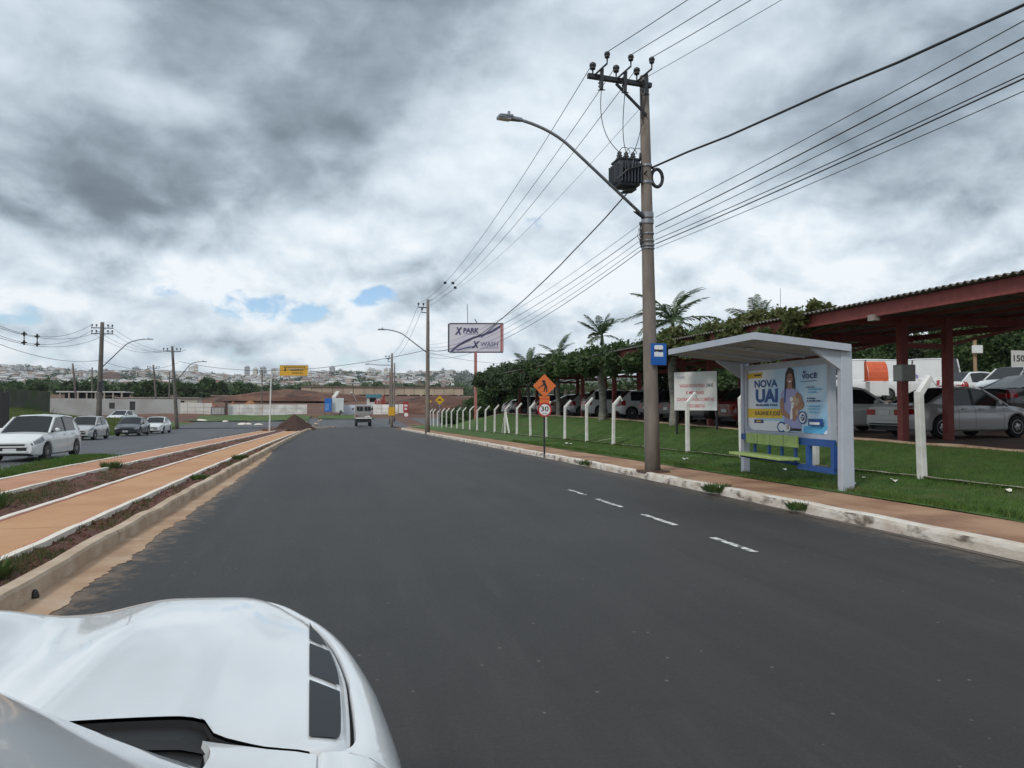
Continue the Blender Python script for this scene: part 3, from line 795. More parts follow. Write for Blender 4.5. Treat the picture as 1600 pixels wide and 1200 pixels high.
def truck():
    t = thing('light_truck', 'grey box truck seen from behind, waiting at the end of the road', 'truck', (3.75, 95.5, zr(95)), R(90))
    G = mat('truck_grey', (.26, .25, .235), .6, (.20, .19, .18), 3)
    b = MB(); b.box((0, 0, 1.35), (4.6, 2.1, .75)); b.box((.1, 0, 2.15), (4.2, 1.95, .95), taper=.94); bevel(b.build('body', G, t), .06)
    for y in (-.48, .48):
        w = MB().box((-2.03, y, 2.22), (.06, .72, .46)).build('rear_window', M_GLASS, t); MB().box((-2.07, y, 2.22), (.02, .04, .46)).build('window_bar', G, w)
    MB().box((-2.35, 0, 1.02), (.08, 2.0, .12)).build('bumper', M_WHITE, t); MB().prism([(0, 0), (.9, 0), (.9, .2), (.2, .12)], (-2.33, .0, 1.15), (0, -1, 0), (0, 0, 1), -.03).build('tail_glare', M_WHITE, t)  # white wedge stands in for the glare on the grey tailgate
    MB().box((0, 0, .75), (4.4, 1.7, .5)).build('chassis', M_BLKP, t)
    for y in (-.85, .85):
        MB().box((-2.34, y, 1.32), (.05, .16, .22)).build('tail_light', M_TAIL, t)
        MB().box((1.6, y * 1.42, 2.15), (.1, .16, .32)).build('wing_mirror', M_BLKP, t)
        for x in (-1.3, 1.5):
            MB().lathe([(.25, -.14), (.42, -.13), (.45, 0), (.42, .13), (.25, .14)], (x, y, .45), 'Y', 18).build('tyre', M_RUB, t)


truck()
# ------------------------------------------------------------------ power poles, lamps, wires


def sag(a, b, s, n=24):
    a, b = Vector(a), Vector(b)
    return [a.lerp(b, i / n) - Vector((0, 0, 4 * s * (i / n) * (1 - i / n))) for i in range(n + 1)]


def wire(a, b, s, r, label, group='overhead wires', wobble=0.0):
    pts = sag(a, b, s, 30)
    if wobble: pts = [p + Vector((0, 0, wobble * math.sin(i * 2.1))) for i, p in enumerate(pts)]
    o = MB().tube(pts, r, 5, cap=False).mesh('overhead_wire', M_WIRE, True)
    return tag(link('overhead_wire', o), label, 'wire', group)


def insulator(c, s=1.0): return MB().lathe([(.012, -.14 * s), (.02, 0), (.055 * s, .01), (.06 * s, .04), (.03, .05), (.07 * s, .07 * s), (.065 * s, .12 * s), (.03, .15 * s)], c, 'Z', 10)


def lamp_arm(root, base, tip, r=.032, elbow=.30, head=.55):
    base, tip = Vector(base), Vector(tip); d = tip - base; hd = Vector((d.x, d.y, 0)).normalized()
    k = tip - hd * (Vector((d.x, d.y, 0)).length * elbow) ; pts = [base]
    k.z = tip.z - .10; knee = Vector((k.x, k.y, k.z))
    st = base.lerp(knee, .80); pts.append(st)                         # straight riser, then a bend over to level
    for i in range(1, 11):
        t = i / 10; pts.append(st * (1 - t) ** 2 + knee * 2 * t * (1 - t) + tip * t * t)
    a = MB().tube(pts, r, 8).build('lamp_arm', M_GALV, root, True)
    h = MB(); e = tip; hh = .5 * head
    h.bar(e - hd * .05, e + hd * hh * 2, .10, .07, w2=.24, h2=.07); h.bar(e + hd * hh * .7 + Vector((0, 0, .035)), e + hd * hh * 2 + Vector((0, 0, .02)), .2, .06, w2=.24, h2=.03)
    h.lathe([(.035, 0), (.035, .08), (.02, .1)], tuple(e + hd * hh + Vector((0, 0, .06))), 'Z', 8)
    bevel(h.build('lamp_head', M_GALV, a), .015)
    l = MB().bar(e + hd * hh * .9 - Vector((0, 0, .042)), e + hd * hh * 1.95 - Vector((0, 0, .04)), .17, .012).build('lamp_glass', mat('lamp_lens', (.55, .56, .54), .2), a)


def pole(label, base, h, lean=(0, 0), r=(.17, .11), cat='power pole', group='concrete power poles along the roads', m=None):
    t = thing('power_pole', label, cat, base, 0, group)
    pts = [(lean[0] * k / 6, lean[1] * k / 6, -.3 + (h + .3) * k / 6) for k in range(7)]
    MB().tube(pts, [r[0] + (r[1] - r[0]) * k / 6 for k in range(7)], 16).build('pole_shaft', m or M_POLE, t, True)
    return t


# the big one by the bus stop
PB = Vector((7.22, 15.85, zr(15.85) + .14)); PH = 9.28
P1 = pole('tall concrete power pole with a transformer and street lamp beside the bus shelter', PB, PH, (-.16, .02), (.185, .105))
lx = lambda z: -.16 * (z / PH)


def big_pole():
    t = P1
    arm = MB(); za = 9.02
    arm.bar((lx(9) + .12, -.10, za), (-1.62, -.16, za + .04), .10, .10); arm.bar((-.92, -.12, za - .05), (lx(8.3) - .02, -.12, 8.30), .05, .05); arm.bar((lx(9) - .14, -.14, 8.2), (lx(9) - .14, -.14, 8.75), .03, .03)
    arm.build('crossarm', M_DARKM, t)
    for i, x in enumerate((-1.50, -.93, -.42)):
        ins = insulator((x, -.16, za + .19), 1.15).build('insulator', M_INS, t, True); insulator((x + .20, -.55, za + .30), 1.0).build('insulator', M_INS, t, True)
        MB().bar((x + .02, -.16, za + .05), (x + .20, -.55, za + .18), .03, .03).build('insulator_bracket', M_DARKM, t)
        fc = MB(); fc.bar((x + .17, -.30, za + .16), (x + .13, -.36, za - .34), .07, .07); fc.lathe([(.03, -.2), (.065, -.17), (.03, -.13), (.065, -.09), (.03, -.05), (.065, 0), (.03, .04), (.06, .08), (.03, .12)], (x + .16, -.25, za - .05), 'Z', 8)
        fc.bar((x + .05, -.36, za - .36), (x + .22, -.36, za - .34), .02, .02); fc.build('fuse_cutout', M_INS, t)
        a = Vector((x + .13, -.36, za - .36)); b = Vector((-.69 + .17 * i, .24, 7.50))
        pts = []
        for k in range(17):
            s = k / 16; p = a.lerp(b, s); p.z -= .0; p.x = a.x + (b.x - a.x) * s ** 1.9; p.z = a.z + (b.z - a.z) * (s ** .80) - .10 * math.sin(s * math.pi); pts.append(p)
        MB().tube(pts, .009, 5).build('lead_wire', M_WIRE, t)
        lp = [(b.x + .13 * (1 - math.cos(q)), b.y, b.z + .14 * math.sin(q) - .0) for q in [math.pi * j / 10 for j in range(11)]]
        MB().tube(lp, .008, 5).build('lead_wire', M_WIRE, t)
    tb = MB(); zc = 6.98; cx, cy = -.52, .26                                  # transformer tank with fins and bushings
    tb.box((cx, cy, zc), (.52, .46, .60)); tb.box((cx, cy, zc + .32), (.58, .52, .05)); bevel(tb.build('transformer', M_GREYP, t), .02)
    tr = t.children[-1]
    for k in range(7): MB().box((cx - .24 + .08 * k, cy - .29, zc - .02), (.022, .13, .46)).build('cooling_fin', M_GREYP, tr)
    for k in range(4): MB().box((cx - .31, cy - .17 + .115 * k, zc - .02), (.12, .022, .44)).build('cooling_fin', M_GREYP, tr)
    for k in range(3): MB().lathe([(.07, 0), (.05, .03), (.085, .05), (.045, .08), (.075, .11), (.04, .14), (.06, .17), (.02, .22)], (cx - .17 + .17 * k, cy, zc + .34), 'Z', 10).build('bushing', M_INS, tr, True)
    for k in range(4): MB().lathe([(.02, 0), (.03, .02), (.02, .12), (.01, .14)], (cx - .27 + .17 * k, cy - .27, zc + .33), 'Z', 8).build('bushing', M_INS, tr)
    MB().bar((cx + .2, cy, zc - .36), (cx - .1, cy, zc - .40), .3, .03).build('bracket', M_DARKM, tr)
    MB().tube([(cx - .34, cy - .30, zc - .20), (cx - .1, cy - .36, zc + .02), (cx + .2, cy - .36, zc + .12), (cx + .36, cy - .2, zc + .2)], .022, 6).build('cable_loop', M_WIRE, tr)
    for k in range(3): MB().tube([(cx - .22 + .17 * k, cy - .24, zc + .45), (cx - .28 + .17 * k, cy - .32, zc + .30), (cx - .2 + .1 * k, cy - .36, zc + .05)], .012, 5).build('cable_loop', M_WIRE, tr)
    ring = [(lx(7) + .29 + .14 * math.cos(q), .05, 6.90 + .21 * math.sin(q)) for q in [2 * math.pi * k / 20 for k in range(21)]]
    MB().tube(ring, .042, 8).build('cable_coil', M_WIRE, t, True)
    MB().tube([(lx(7) + .1, 0, 7.1), (lx(7) + .2, .05, 7.12), (lx(7) + .25, .05, 7.05)], .02, 6).build('cable_coil', M_WIRE, t)
    for z, w in ((5.98, .12), (5.83, .10), (5.55, .035), (5.38, .03), (5.28, .05), (5.20, .03), (7.15, .05), (6.75, .05)):
        rr = .185 - .08 * z / PH + .012; MB().lathe([(rr, z - w / 2), (rr, z + w / 2)], (lx(z), 0, 0), 'Z', 16).build('steel_band', M_GALV, t)
    for z in (5.72, 5.56, 5.49, 5.42, 5.34, 5.27): insulator((lx(z) - .20, -.06, z), .55).build('insulator', M_INS, t)
    MB().prism([(0, 0), (-.28, .19), (0, .19)], (lx(5.9) - .10, -.02, 5.86), (1, 0, 0), (0, 0, 1), .02).build('gusset', M_DARKM, t)
    tip = aty(812, 187, PB.y - .4) - PB
    lamp_arm(t, (lx(5.9) - .1, -.06, 5.92), (tip.x, tip.y, tip.z), .036, .24, .50)
    MB().tube([(lx(5.6) - .15, -.1, 5.75), (lx(5.6) - .28, -.12, 5.62), (lx(5.6) - .31, -.12, 5.45), (lx(5.3) - .2, -.1, 5.28)], .007, 5).build('lead_wire', M_WIRE, t)
    MB().box((lx(.05), 0, .02), (.62, .5, .05)).build('foot_collar', mat('foot_concrete', (.10, .06, .045), .95, bump=.4), t)


big_pole()
bs = thing('bus_stop_plate', 'blue bus stop plate with a white bus picture strapped to the tall power pole', 'sign', PB + Vector((.06, -.215, 2.72)), R(4))
MB().box((0, 0, 0), (.40, .012, .50)).build('plate', mat('stop_blue', (.010, .105, .40), .45), bs)
mb = MB()
mb.prism([(-.11, .11), (.11, .11), (.11, .19), (.09, .205), (-.09, .205), (-.11, .19)], (0, -.0065, 0), (1, 0, 0), (0, 0, 1), .003); mb.prism([(-.115, -.055), (.115, -.055), (.115, .03), (.10, .055), (.03, .04), (-.05, .06), (-.115, .045)], (0, -.0065, 0), (1, 0, 0), (0, 0, 1), .003); mb.build('bus_picture', flat('white', (.72, .73, .74)), bs)
MB().box((0, -.0075, .0815), (.22, .002, .045)).build('bus_picture', M_BLKP, bs)

# second and further poles on the right-hand side
def rpole(px, pyb, pyt, Y, label, arm=True, lamp=None, r=(.16, .10), lean=0.0):
    b = aty(px, pyb, Y); b.z = gz(b.x, Y); top = aty(px, pyt, Y).z; h = top - b.z
    t = pole(label, b, h, (lean, 0), r)
    if arm:
        MB().bar((-.75, 0, h - .62), (-.05, 0, h - .62), .07, .07).build('crossarm', M_DARKM, t); MB().bar((-.5, 0, h - 1.0), (-.05, 0, h - 1.02), .06, .06).build('crossarm', M_DARKM, t)
        for x, z in ((-.72, h - .45), (-.35, h - .45), (-.45, h - .84)): insulator((x, 0, z), 1.2).build('insulator', M_INS, t)
    if lamp:
        tp = aty(lamp[0], lamp[1], Y) - b; lamp_arm(t, (-.08, 0, h * lamp[2]), (tp.x, 0, tp.z), .04, .30, .7)
    return t, b, h


P2, B2, H2 = rpole(668, 668, 468, 56.0, 'slim power pole with a street lamp beside the row of fence posts', True, (605, 515, .60), (.19, .11))
P3, B3, H3 = rpole(612, 665, 552, 88.0, 'power pole with a yellow plate at the road end, tallest of three', True, (580, 569, .84), (.17, .11))
rpole(609, 655, 575, 104.0, 'thin power pole just left of the pole with the yellow plate', False, None, (.13, .09))
rpole(616, 652, 567, 110.0, 'power pole just right of the pole with the yellow plate', False, None, (.15, .10))
p = MB().box((-.05, -.2, 1.9), (.75, .03, 1.0)).build('warning_plate', mat('sign_yellow', (.62, .34, .015), .5), P3)


M_POLE2 = mat('dark_pole_concrete', (.15, .13, .115), .92, (.105, .092, .085), 2, bump=.3, bscale=40, c3=(.30, .27, .23), s3=.25, lo3=.60, hi3=.75)


def lpole(px, pyb, pyt, depth, label, arms=1, lamp=None, r=(.16, .10), pxt=None):
    b = atd(px, pyb, depth); h = (pyb - pyt) / F * depth; g_ = gz(b.x, b.y); h += b.z - g_; b.z = g_
    lean = ((pxt - px) / F * depth) if pxt else 0
    t = pole(label, b, h, (lean, 0), r, m=M_POLE2)
    for k in range(arms):
        z = h - .55 - .55 * k; MB().bar((-.95 + lean, 0, z), (.95 + lean, 0, z), .08, .08).build('crossarm', M_DARKM, t)
        for x in (-.88, -.5, .5, .88): insulator((x + lean, 0, z + .16), 1.3).build('insulator', M_INS, t)
    if lamp:
        tp = atd(lamp[0], lamp[1], depth) - b; lamp_arm(t, (.12 + lean * .6, 0, h * lamp[2]), tuple(tp), .05, .34, .8)
    return t, b, h


L1, LB1, LH1 = lpole(154, 657, 503, 70, 'dark power pole with crossarms and a long street lamp behind the silver hatchback', 2, (226, 530, .55), (.26, .17), 157)
MB().box((.2, -.1, LH1 * .36), (.4, .4, .9)).build('cable_box', M_DARKM, L1)
L2, LB2, LH2 = lpole(277, 668, 541, 83, 'leaning pale power pole with a street lamp at the end of the left carriageway', 1, (312, 565, .56), (.22, .13), 268)
L3, LB3, LH3 = lpole(121, 646, 568, 128, 'leaning thin power pole before the white yard wall, nearest the dark weedy wall', 0, None, (.2, .14), 113)
lpole(143, 648, 574, 135, 'thin upright power pole just left of the dark lamp pole', 0, None, (.16, .11))
lpole(246, 653, 570, 124, 'leaning power pole in front of the white yard wall, left of the pale lamp pole', 1, None, (.2, .13), 239)
lpole(264, 648, 580, 134, 'short thin pole directly left of the pale lamp pole', 0, None, (.16, .11))
lpole(409, 632, 578, 140, 'thin pole behind the hoarding left of the yellow overhead sign', 1, None, (.14, .10))

# wires
prev = Vector((15.6, -21, 0)); T1 = lambda x, z, y=0.: PB + Vector((x, y, z)); T2 = lambda x, z: B2 + Vector((x, 0, z))
nm = ['left', 'middle', 'right']
for i, x in enumerate((-1.50, -.93, -.42)):
    wire(T1(x + .2, 9.02 + .44, -.55), (prev.x - 1.7 + .55 * i, prev.y, 9.6), .75, .0085, f'{nm[i]} one of three power wires rising from the crossarm to the photo top')
    wire(T1(x, 9.02 + .34, -.16), T2((-.72, -.35, -.45)[i], (H2 - .34, H2 - .34, H2 - .74)[i]), .95, .0085, f'{nm[i]} power wire running from the crossarm of the tall pole to the slim far pole')
wire(T1(-.10, 9.26), (prev.x - .1, prev.y, 9.9), .7, .006, 'thin earth wire rising from the very top of the tall pole')
wire(T1(-.10, 8.7), T2(0, H2 - .1), .95, .005, 'thin earth wire from the tall pole to the tip of the slim far pole')
wire(T1(.02, 7.12), (prev.x, prev.y, 8.1), .55, .024, 'thick twisted black cable sweeping up to the right edge from the transformer', wobble=.018)
wire(T1(-.2, 6.95, -.2), T2(-.05, H2 * .62), 1.35, .018, 'thick black cable running down from the transformer past the billboard', wobble=.01)
for i, (z, r, zz) in enumerate(((5.95, .007, 6.70), (5.72, .011, 6.63), (5.56, .007, 6.47), (5.42, .008, 5.93), (5.32, .011, 6.03), (5.22, .006, 5.77))):
    wire(T1(.1, z), (7.6, prev.y, zz), .45, r, f'telephone cable on the right side of the tall pole, {["highest", "second highest", "third from top", "third from bottom", "second lowest", "lowest"][i]} of six')
    if i < 5: wire(T1(-.2, z - .12), T2(-.1, H2 * (.66 - .022 * i)), .75 + .06 * i, r * .8, f'telephone cable from the tall pole to the slim pole, {["highest", "second", "middle", "fourth", "lowest"][i]} of five')
for i in range(2): wire(T2((-.72, -.45)[i], (H2 - .34, H2 - .74)[i]), B3 + Vector(((-.72, -.45)[i], 0, (H3 - .34, H3 - .74)[i])), 1.2, .011, f'{("outer", "inner")[i]} power wire from the slim pole down to the pole with the yellow plate')
wire(T2(-.1, H2 * .62), LB2 + Vector((0, 0, LH2 * .82)), 1.3, .02, 'sagging cable crossing over the road from the slim pole to the leaning pale pole')
wire(T2(.1, H2 * .60), (22, 70, 6.2), .6, .012, 'slack cable from the slim pole to the billboard')
sp = MB()
for q in (.66,):
    for i, x in enumerate((-1.50, -.93, -.42)):
        a = sag(T1(x, 9.36, -.16), T2((-.72, -.35, -.45)[i], (H2 - .34, H2 - .34, H2 - .74)[i]), .95)[int(24 * q)]; sp.box(a, (.16, .03, .14))
tag(sp.build('wire_spacer', M_INS), 'dark cross shaped spacer clipping the power wires together over the road', 'spacer')
lw = [((-.9, -.35), 0), ((.9, -.35), .2), ((-.9, -.9), .5), ((.9, -.9), .7)]
for i, ((x, dz), o_) in enumerate(lw):
    a = LB1 + Vector((x, 0, LH1 + dz)); b = atd(-60, 478 + 9 * i, 42)
    wire(a, b, 1.4, .016, f'{["upper far", "upper near", "lower far", "lower near"][i]} wire from the dark lamp pole out past the left edge')
    wire(a, LB2 + Vector((x * .9, 0, LH2 - .4)), 1.0, .012, f'{["upper far", "upper near", "lower far", "lower near"][i]} wire from the dark lamp pole to the leaning pale pole')
wire(LB1 + Vector((0, 0, LH1 * .62)), atd(-60, 512, 45), .8, .018, 'middle black cable from the dark lamp pole to the left edge')
wire(LB1 + Vector((0, 0, LH1 * .62)), LB2 + Vector((0, 0, LH2 * .80)), .8, .016, 'black cable from the dark lamp pole to the leaning pale pole')
for k in range(2): wire(LB3 + Vector((0, 0, LH3 - .3 - .4 * k)), atd(-60, 552 + 16 * k, 100), 1.6, .02, f'{("upper", "lower")[k]} low cable from the thin leaning pole to the left edge')
for k in range(2): wire(LB3 + Vector((0, 0, LH3 - .3 - .4 * k)), atd(240, 573 + 4 * k, 124), 1.6, .018, f'{("upper", "lower")[k]} low cable between the two leaning poles by the white wall')
for k, q in enumerate((16, 19)):
    fan = [sag(LB1 + Vector((x, 0, LH1 + dz)), atd(-60, 478 + 9 * i, 42), 1.4, 30)[q] for i, ((x, dz), _) in enumerate(lw)]; p = (fan[0] + fan[1] + fan[2] + fan[3]) / 4; s = MB()
    p = (fan[0] + fan[2]) / 2; s.bar(fan[0] - p, fan[2] - p, .05, .05)
    for f_ in (fan[0], fan[2]): s.box(tuple(f_ - p), (.34, .10, .10)); s.box(tuple(f_ - p), (.10, .10, .34))
    o = s.build('wire_spacer', M_INS, None, loc=p); tag(o, f'{("left", "right")[k]} spacer on the wires near the left edge', 'spacer')
#PART3
# ------------------------------------------------------------------ bus shelter
SX, SY0, SY1 = 8.72, 11.15, 14.85


def shelter():
    zb_ = zr(12) + .12
    t = thing('bus_shelter', 'pale grey steel bus shelter with a flat roof, advert panel and green and blue bench', 'bus shelter', (SX, SY0, zb_), R(-4))
    L = SY1 - SY0; top = 2.50
    for y, w in ((0, .24), (L, .15)):
        o = MB().box((0 if y == 0 else .02, y, top / 2 + (.02 if y == 0 else 0)), (w, .15, top + (.10 if y == 0 else 0)), 0, 0, .86).build('post', M_SHELT, t); bevel(o, .012)
    # roof: underside sheet, fascia frame, haunches
    x0, x1 = -1.76, .03; zf, zk = 2.68, 2.50; y0, y1 = -.12, L + .02
    def rz(x): return zk + (zf - zk) * (x1 - x) / (x1 - x0)
    r = MB(); r.grid(lambda x, y: (x, y, rz(x) - .01), [x0 + .03, x1 - .03], [y0 + .04, y1 - .04], flip=True); r.grid(lambda x, y: (x, y, rz(x) + .075), [x0 + .03, x1 - .03], [y0 + .04, y1 - .04]); r.build('roof_sheet', mat('roof_lining', (.36, .365, .37), .7, (.29, .29, .29), 1.5), t)
    rs = t.children[-1]
    f = MB()
    for y in (y0, y1): f.bar((x0, y, zf + .03), (x1, y, zk + .03), .05, .122)
    f.bar((x0 + .0, y0 + .025, zf + .03), (x0 + .0, y1 - .025, zf + .03), .05, .118); f.bar((x1, y0 + .025, zk + .03), (x1, y1 - .025, zk + .03), .05, .118)
    f.build('fascia', M_SHELT, t)
    for y in (0.0, L): MB().prism([(0, 0), (0, -.32), (-.55, .04), (-.55, .08)], (-.10, y - .04, zk - .03), (1, 0, 0), (0, 0, 1), -.08).build('haunch', M_SHELT, t)
    for y in (L * .33, L * .66): MB().bar((x0 + .05, y, rz(x0) - .035), (x1 - .05, y, rz(x1) - .035), .05, .05).build('roof_rib', M_SHELT, rs)
    MB().lathe([(.09, 0), (.09, .02), (.06, .03)], (-1.2, L * .30, rz(-1.2) - .045), 'Z', 16).build('ceiling_lamp', mat('lamp_cover', (.55, .54, .50), .5), t)
    # advert
    ya, yb, za, zt_ = .50, L - .16, 1.00, 2.30
    fr = MB(); fx = .04
    for z in (za - .07, zt_ + .05): fr.bar((fx, ya - .10, z), (fx, yb + .10, z), .12, .12)
    for y in (ya - .05, yb + .05): fr.bar((fx, y, za - .01), (fx, y, zt_ - .01), .12, .10)
    fr.build('advert_frame', M_SHELT, t)
    MB().box((fx + .02, (ya + yb) / 2, (za + zt_) / 2), (.05, yb - ya, zt_ - za)).build('advert_back', M_SHELT, t)
    Wd, Hh = yb - ya, zt_ - za
    pm = bpy.data.materials.new('poster_ground'); pm.use_nodes = True; N = NT(pm.node_tree); tc = N.node('ShaderNodeTexCoord'); s = N.node('ShaderNodeSeparateXYZ'); N.link(tc.outputs['Object'], s.inputs[0])
    v = N.math('ADD', N.math('MULTIPLY', s.outputs[1], .8 / Wd), N.math('MULTIPLY', s.outputs[2], .55 / Hh))   # printed fade from pale to sky blue
    u_ = N.math('SUBTRACT', 1.0, N.math('DIVIDE', N.math('SUBTRACT', s.outputs[1], ya), Wd)); w_ = N.math('DIVIDE', N.math('SUBTRACT', s.outputs[2], za), Hh)
    d = N.math('ABSOLUTE', N.math('SUBTRACT', u_, N.math('ADD', .30, N.math('MULTIPLY', w_, .22))))
    N.link(N.ramp(N.math('SUBTRACT', u_, N.math('MULTIPLY', w_, .25)), [(0, (.76, .82, .87, 1)), (.18, (.46, .66, .84, 1)), (.42, (.38, .62, .84, 1)), (.72, (.56, .74, .86, 1)), (1, (.16, .46, .72, 1))]), N.n['Principled BSDF'].inputs[0]); N.n['Principled BSDF'].inputs['Roughness'].default_value = .35
    fx0 = fx - .012
    poster = MB().box((fx0, (ya + yb) / 2, (za + zt_) / 2), (.012, Wd, Hh)).build('poster', pm, t)
    lay = [0]
    def P(poly, m, name='print'):
        lay[0] += 1; pts = [((1 - u) * Wd + ya, v_ * Hh + za) for u, v_ in poly]
        return MB().prism([(-a, b) for a, b in pts], (fx0 - .0062 - .0006 * lay[0], 0, 0), (0, -1, 0), (0, 0, 1), -.0005).build(name, m, poster)
    def T(s_, u, v_, wd, hg, m, bold=.02, shear=0.0):
        lay[0] += 1; return put_text(s_, m, poster, (fx0 - .0072 - .0006 * lay[0], (1 - u) * Wd + ya, v_ * Hh + za), (0, -1, 0), (0, 0, 1), wd * Wd, hg * Hh, bold, shear)
    def ell(u, v_, ru, rv, n=20, a0=0, a1=2 * math.pi): return [(u + ru * math.cos(a0 + (a1 - a0) * k / n), v_ + rv * math.sin(a0 + (a1 - a0) * k / n)) for k in range(n)]
    WH = flat('poster_white', (.80, .82, .84)); BL = flat('poster_blue', (.012, .07, .27)); YE = flat('poster_yellow', (.78, .52, .03)); BK = flat('poster_ink', (.025, .025, .05)); NV = flat('poster_navy', (.02, .035, .16)); SK = flat('poster_skin', (.36, .19, .12)); HR = flat('poster_hair', (.035, .018, .014)); LV = flat('poster_lavender', (.36, .36, .62)); LB = flat('poster_cyan', (.10, .44, .72)); DG = flat('poster_tan', (.50, .38, .27)); GR = flat('poster_grey_ink', (.16, .22, .32))
    P([(0, 0), (.45, 0), (.45, .16), (.0, .16)], WH); P([(.0, .16), (.10, .16), (.03, .60), (0, .70)], WH)
    P([(.72, .0), (.97, 0), (1.0, .05), (1.0, .12), (.72, .10)], LB)
    P([(0, .86), (.20, .865), (.215, .955), (0, .95)], YE); P([(.09, .895), (.19, .897), (.19, .925), (.09, .923)], BK)
    T('NOVA', .255, .765, .315, .125, BL, .035); T('UAI', .265, .565, .305, .225, BL, .05); T('MORUMBI PARA', .265, .415, .30, .038, NV, .03)
    P([(0, .20), (.47, .205), (.47, .355), (0, .355)], YE); T('KAUANE E JOSÉ', .275, .28, .345, .105, BK, .03)
    P([(.09, .115), (.22, .118), (.22, .175), (.09, .172)], NV); P([(.12, .135), (.19, .137), (.19, .158), (.12, .156)], YE)
    # woman holding a small pale dog, printed flat
    P([(.50, .64), (.515, .90), (.545, .985), (.58, .99), (.612, .95), (.63, .80), (.635, .66), (.60, .62), (.54, .62)], HR)
    P([(.45, .56), (.48, .64), (.53, .665), (.61, .665), (.665, .63), (.68, .50), (.70, .02), (.49, .02), (.50, .40)], LV); P([(.505, .66), (.525, .66), (.515, .45), (.495, .45)], BL)
    P([(.535, .66), (.60, .66), (.595, .74), (.545, .74)], SK); P(ell(.568, .82, .036, .105), SK); P(ell(.570, .775, .017, .013), WH); P([(.536, .82), (.535, .93), (.570, .945), (.60, .93), (.604, .84), (.592, .89), (.570, .905), (.548, .89)], HR)
    for u in (.552, .585): P(ell(u, .838, .0065, .010, 10), HR)
    P([(.452, .52), (.49, .53), (.50, .34), (.58, .24), (.56, .19), (.46, .27), (.445, .40)], SK); P([(.66, .61), (.70, .56), (.735, .42), (.72, .36), (.60, .30), (.59, .37), (.665, .42)], SK)
    P(ell(.632, .48, .048, .085), DG); P(ell(.660, .555, .022, .045), SK); P([(.59, .45), (.62, .46), (.60, .20), (.57, .20)], WH); P(ell(.59, .50, .02, .035), WH); P([(.60, .36), (.67, .38), (.645, .20), (.605, .16)], SK); P(ell(.655, .30, .014, .06), DG)
    P([(.505, .06), (.70, .06), (.70, .02), (.505, .02)], HR)
    P(ell(.465, .07, .055, .085), BL); P(ell(.465, .07, .040, .062), WH); P(ell(.53, .06, .045, .06), WH); P(ell(.545, .075, .018, .04), DG)
    P(ell(.720, .225, .045, .095), BL); P(ell(.720, .225, .036, .076), WH); P(ell(.724, .225, .024, .05), NV); T('2ª', .724, .225, .030, .05, WH, .03)
    T('VOCÊ', .80, .845, .165, .088, NV, .03); P([(.70, .757), (.885, .762), (.885, .772), (.70, .767)], GR); P(ell(.745, .90, .012, .02, 12), NV)
    for v_, u0, u1, m in ((.665, .765, .86, GR), (.632, .79, .93, LB), (.590, .79, .89, LB), (.50, .78, .865, NV), (.462, .78, .925, NV), (.388, .785, .925, LB), (.345, .79, .915, LB), (.30, .80, .91, LB)):
        x = u0; k = 0
        while x < u1: w = .014 + .012 * ((k * 7) % 3); P([(x, v_), (min(x + w, u1), v_), (min(x + w, u1), v_ + .020), (x, v_ + .020)], m); x += w + .006; k += 1
    P([(.795, .11), (.80, .215), (.955, .215), (.96, .15), (.93, .11)], BL); P([(.81, .13), (.81, .165), (.92, .165), (.92, .13)], WH)
    P([(.96, .0), (1.0, .0), (1.0, .06), (.985, .05)], WH); P([(0, .0), (.06, .0), (0, .08)], M_SHELT)
    # bench: blue frame, four green back slabs, one green seat plank
    fb = MB(); xb = -.10
    fb.bar((xb, .16, .845), (xb, L - .10, .845), .05, .13); fb.bar((xb, .16, .36), (xb, 1.35, .36), .06, .10); fb.bar((xb, 1.3, .40), (xb, L - .3, .42), .05, .05)
    for y in (.19, .98): fb.bar((xb, y, .40), (xb, y, .80), .07, .10)
    for y in (1.45, 1.95, 2.45, 3.05): fb.bar((xb + .01, y, .42), (xb + .01, y, .80), .04, .07)
    fb.bar((xb - .02, 1.40, .40), (xb - .40, 1.40, .47), .05, .05); fb.bar((xb - .02, 2.9, .40), (xb - .40, 2.9, .47), .05, .05)
    fb.build('bench_frame', M_BLUE, t)
    for k in range(4): bevel(MB().box((xb - .07, 1.48 + .51 * k, .83), (.045, .485, .22)).build('back_slab', M_GREEN, t), .008)
    bevel(MB().box((xb - .26, 2.25, .505), (.42, 2.1, .05)).build('seat_plank', M_GREEN, t), .008)
    return t


shelter()
# ------------------------------------------------------------------ signs on the lawn and the pavement


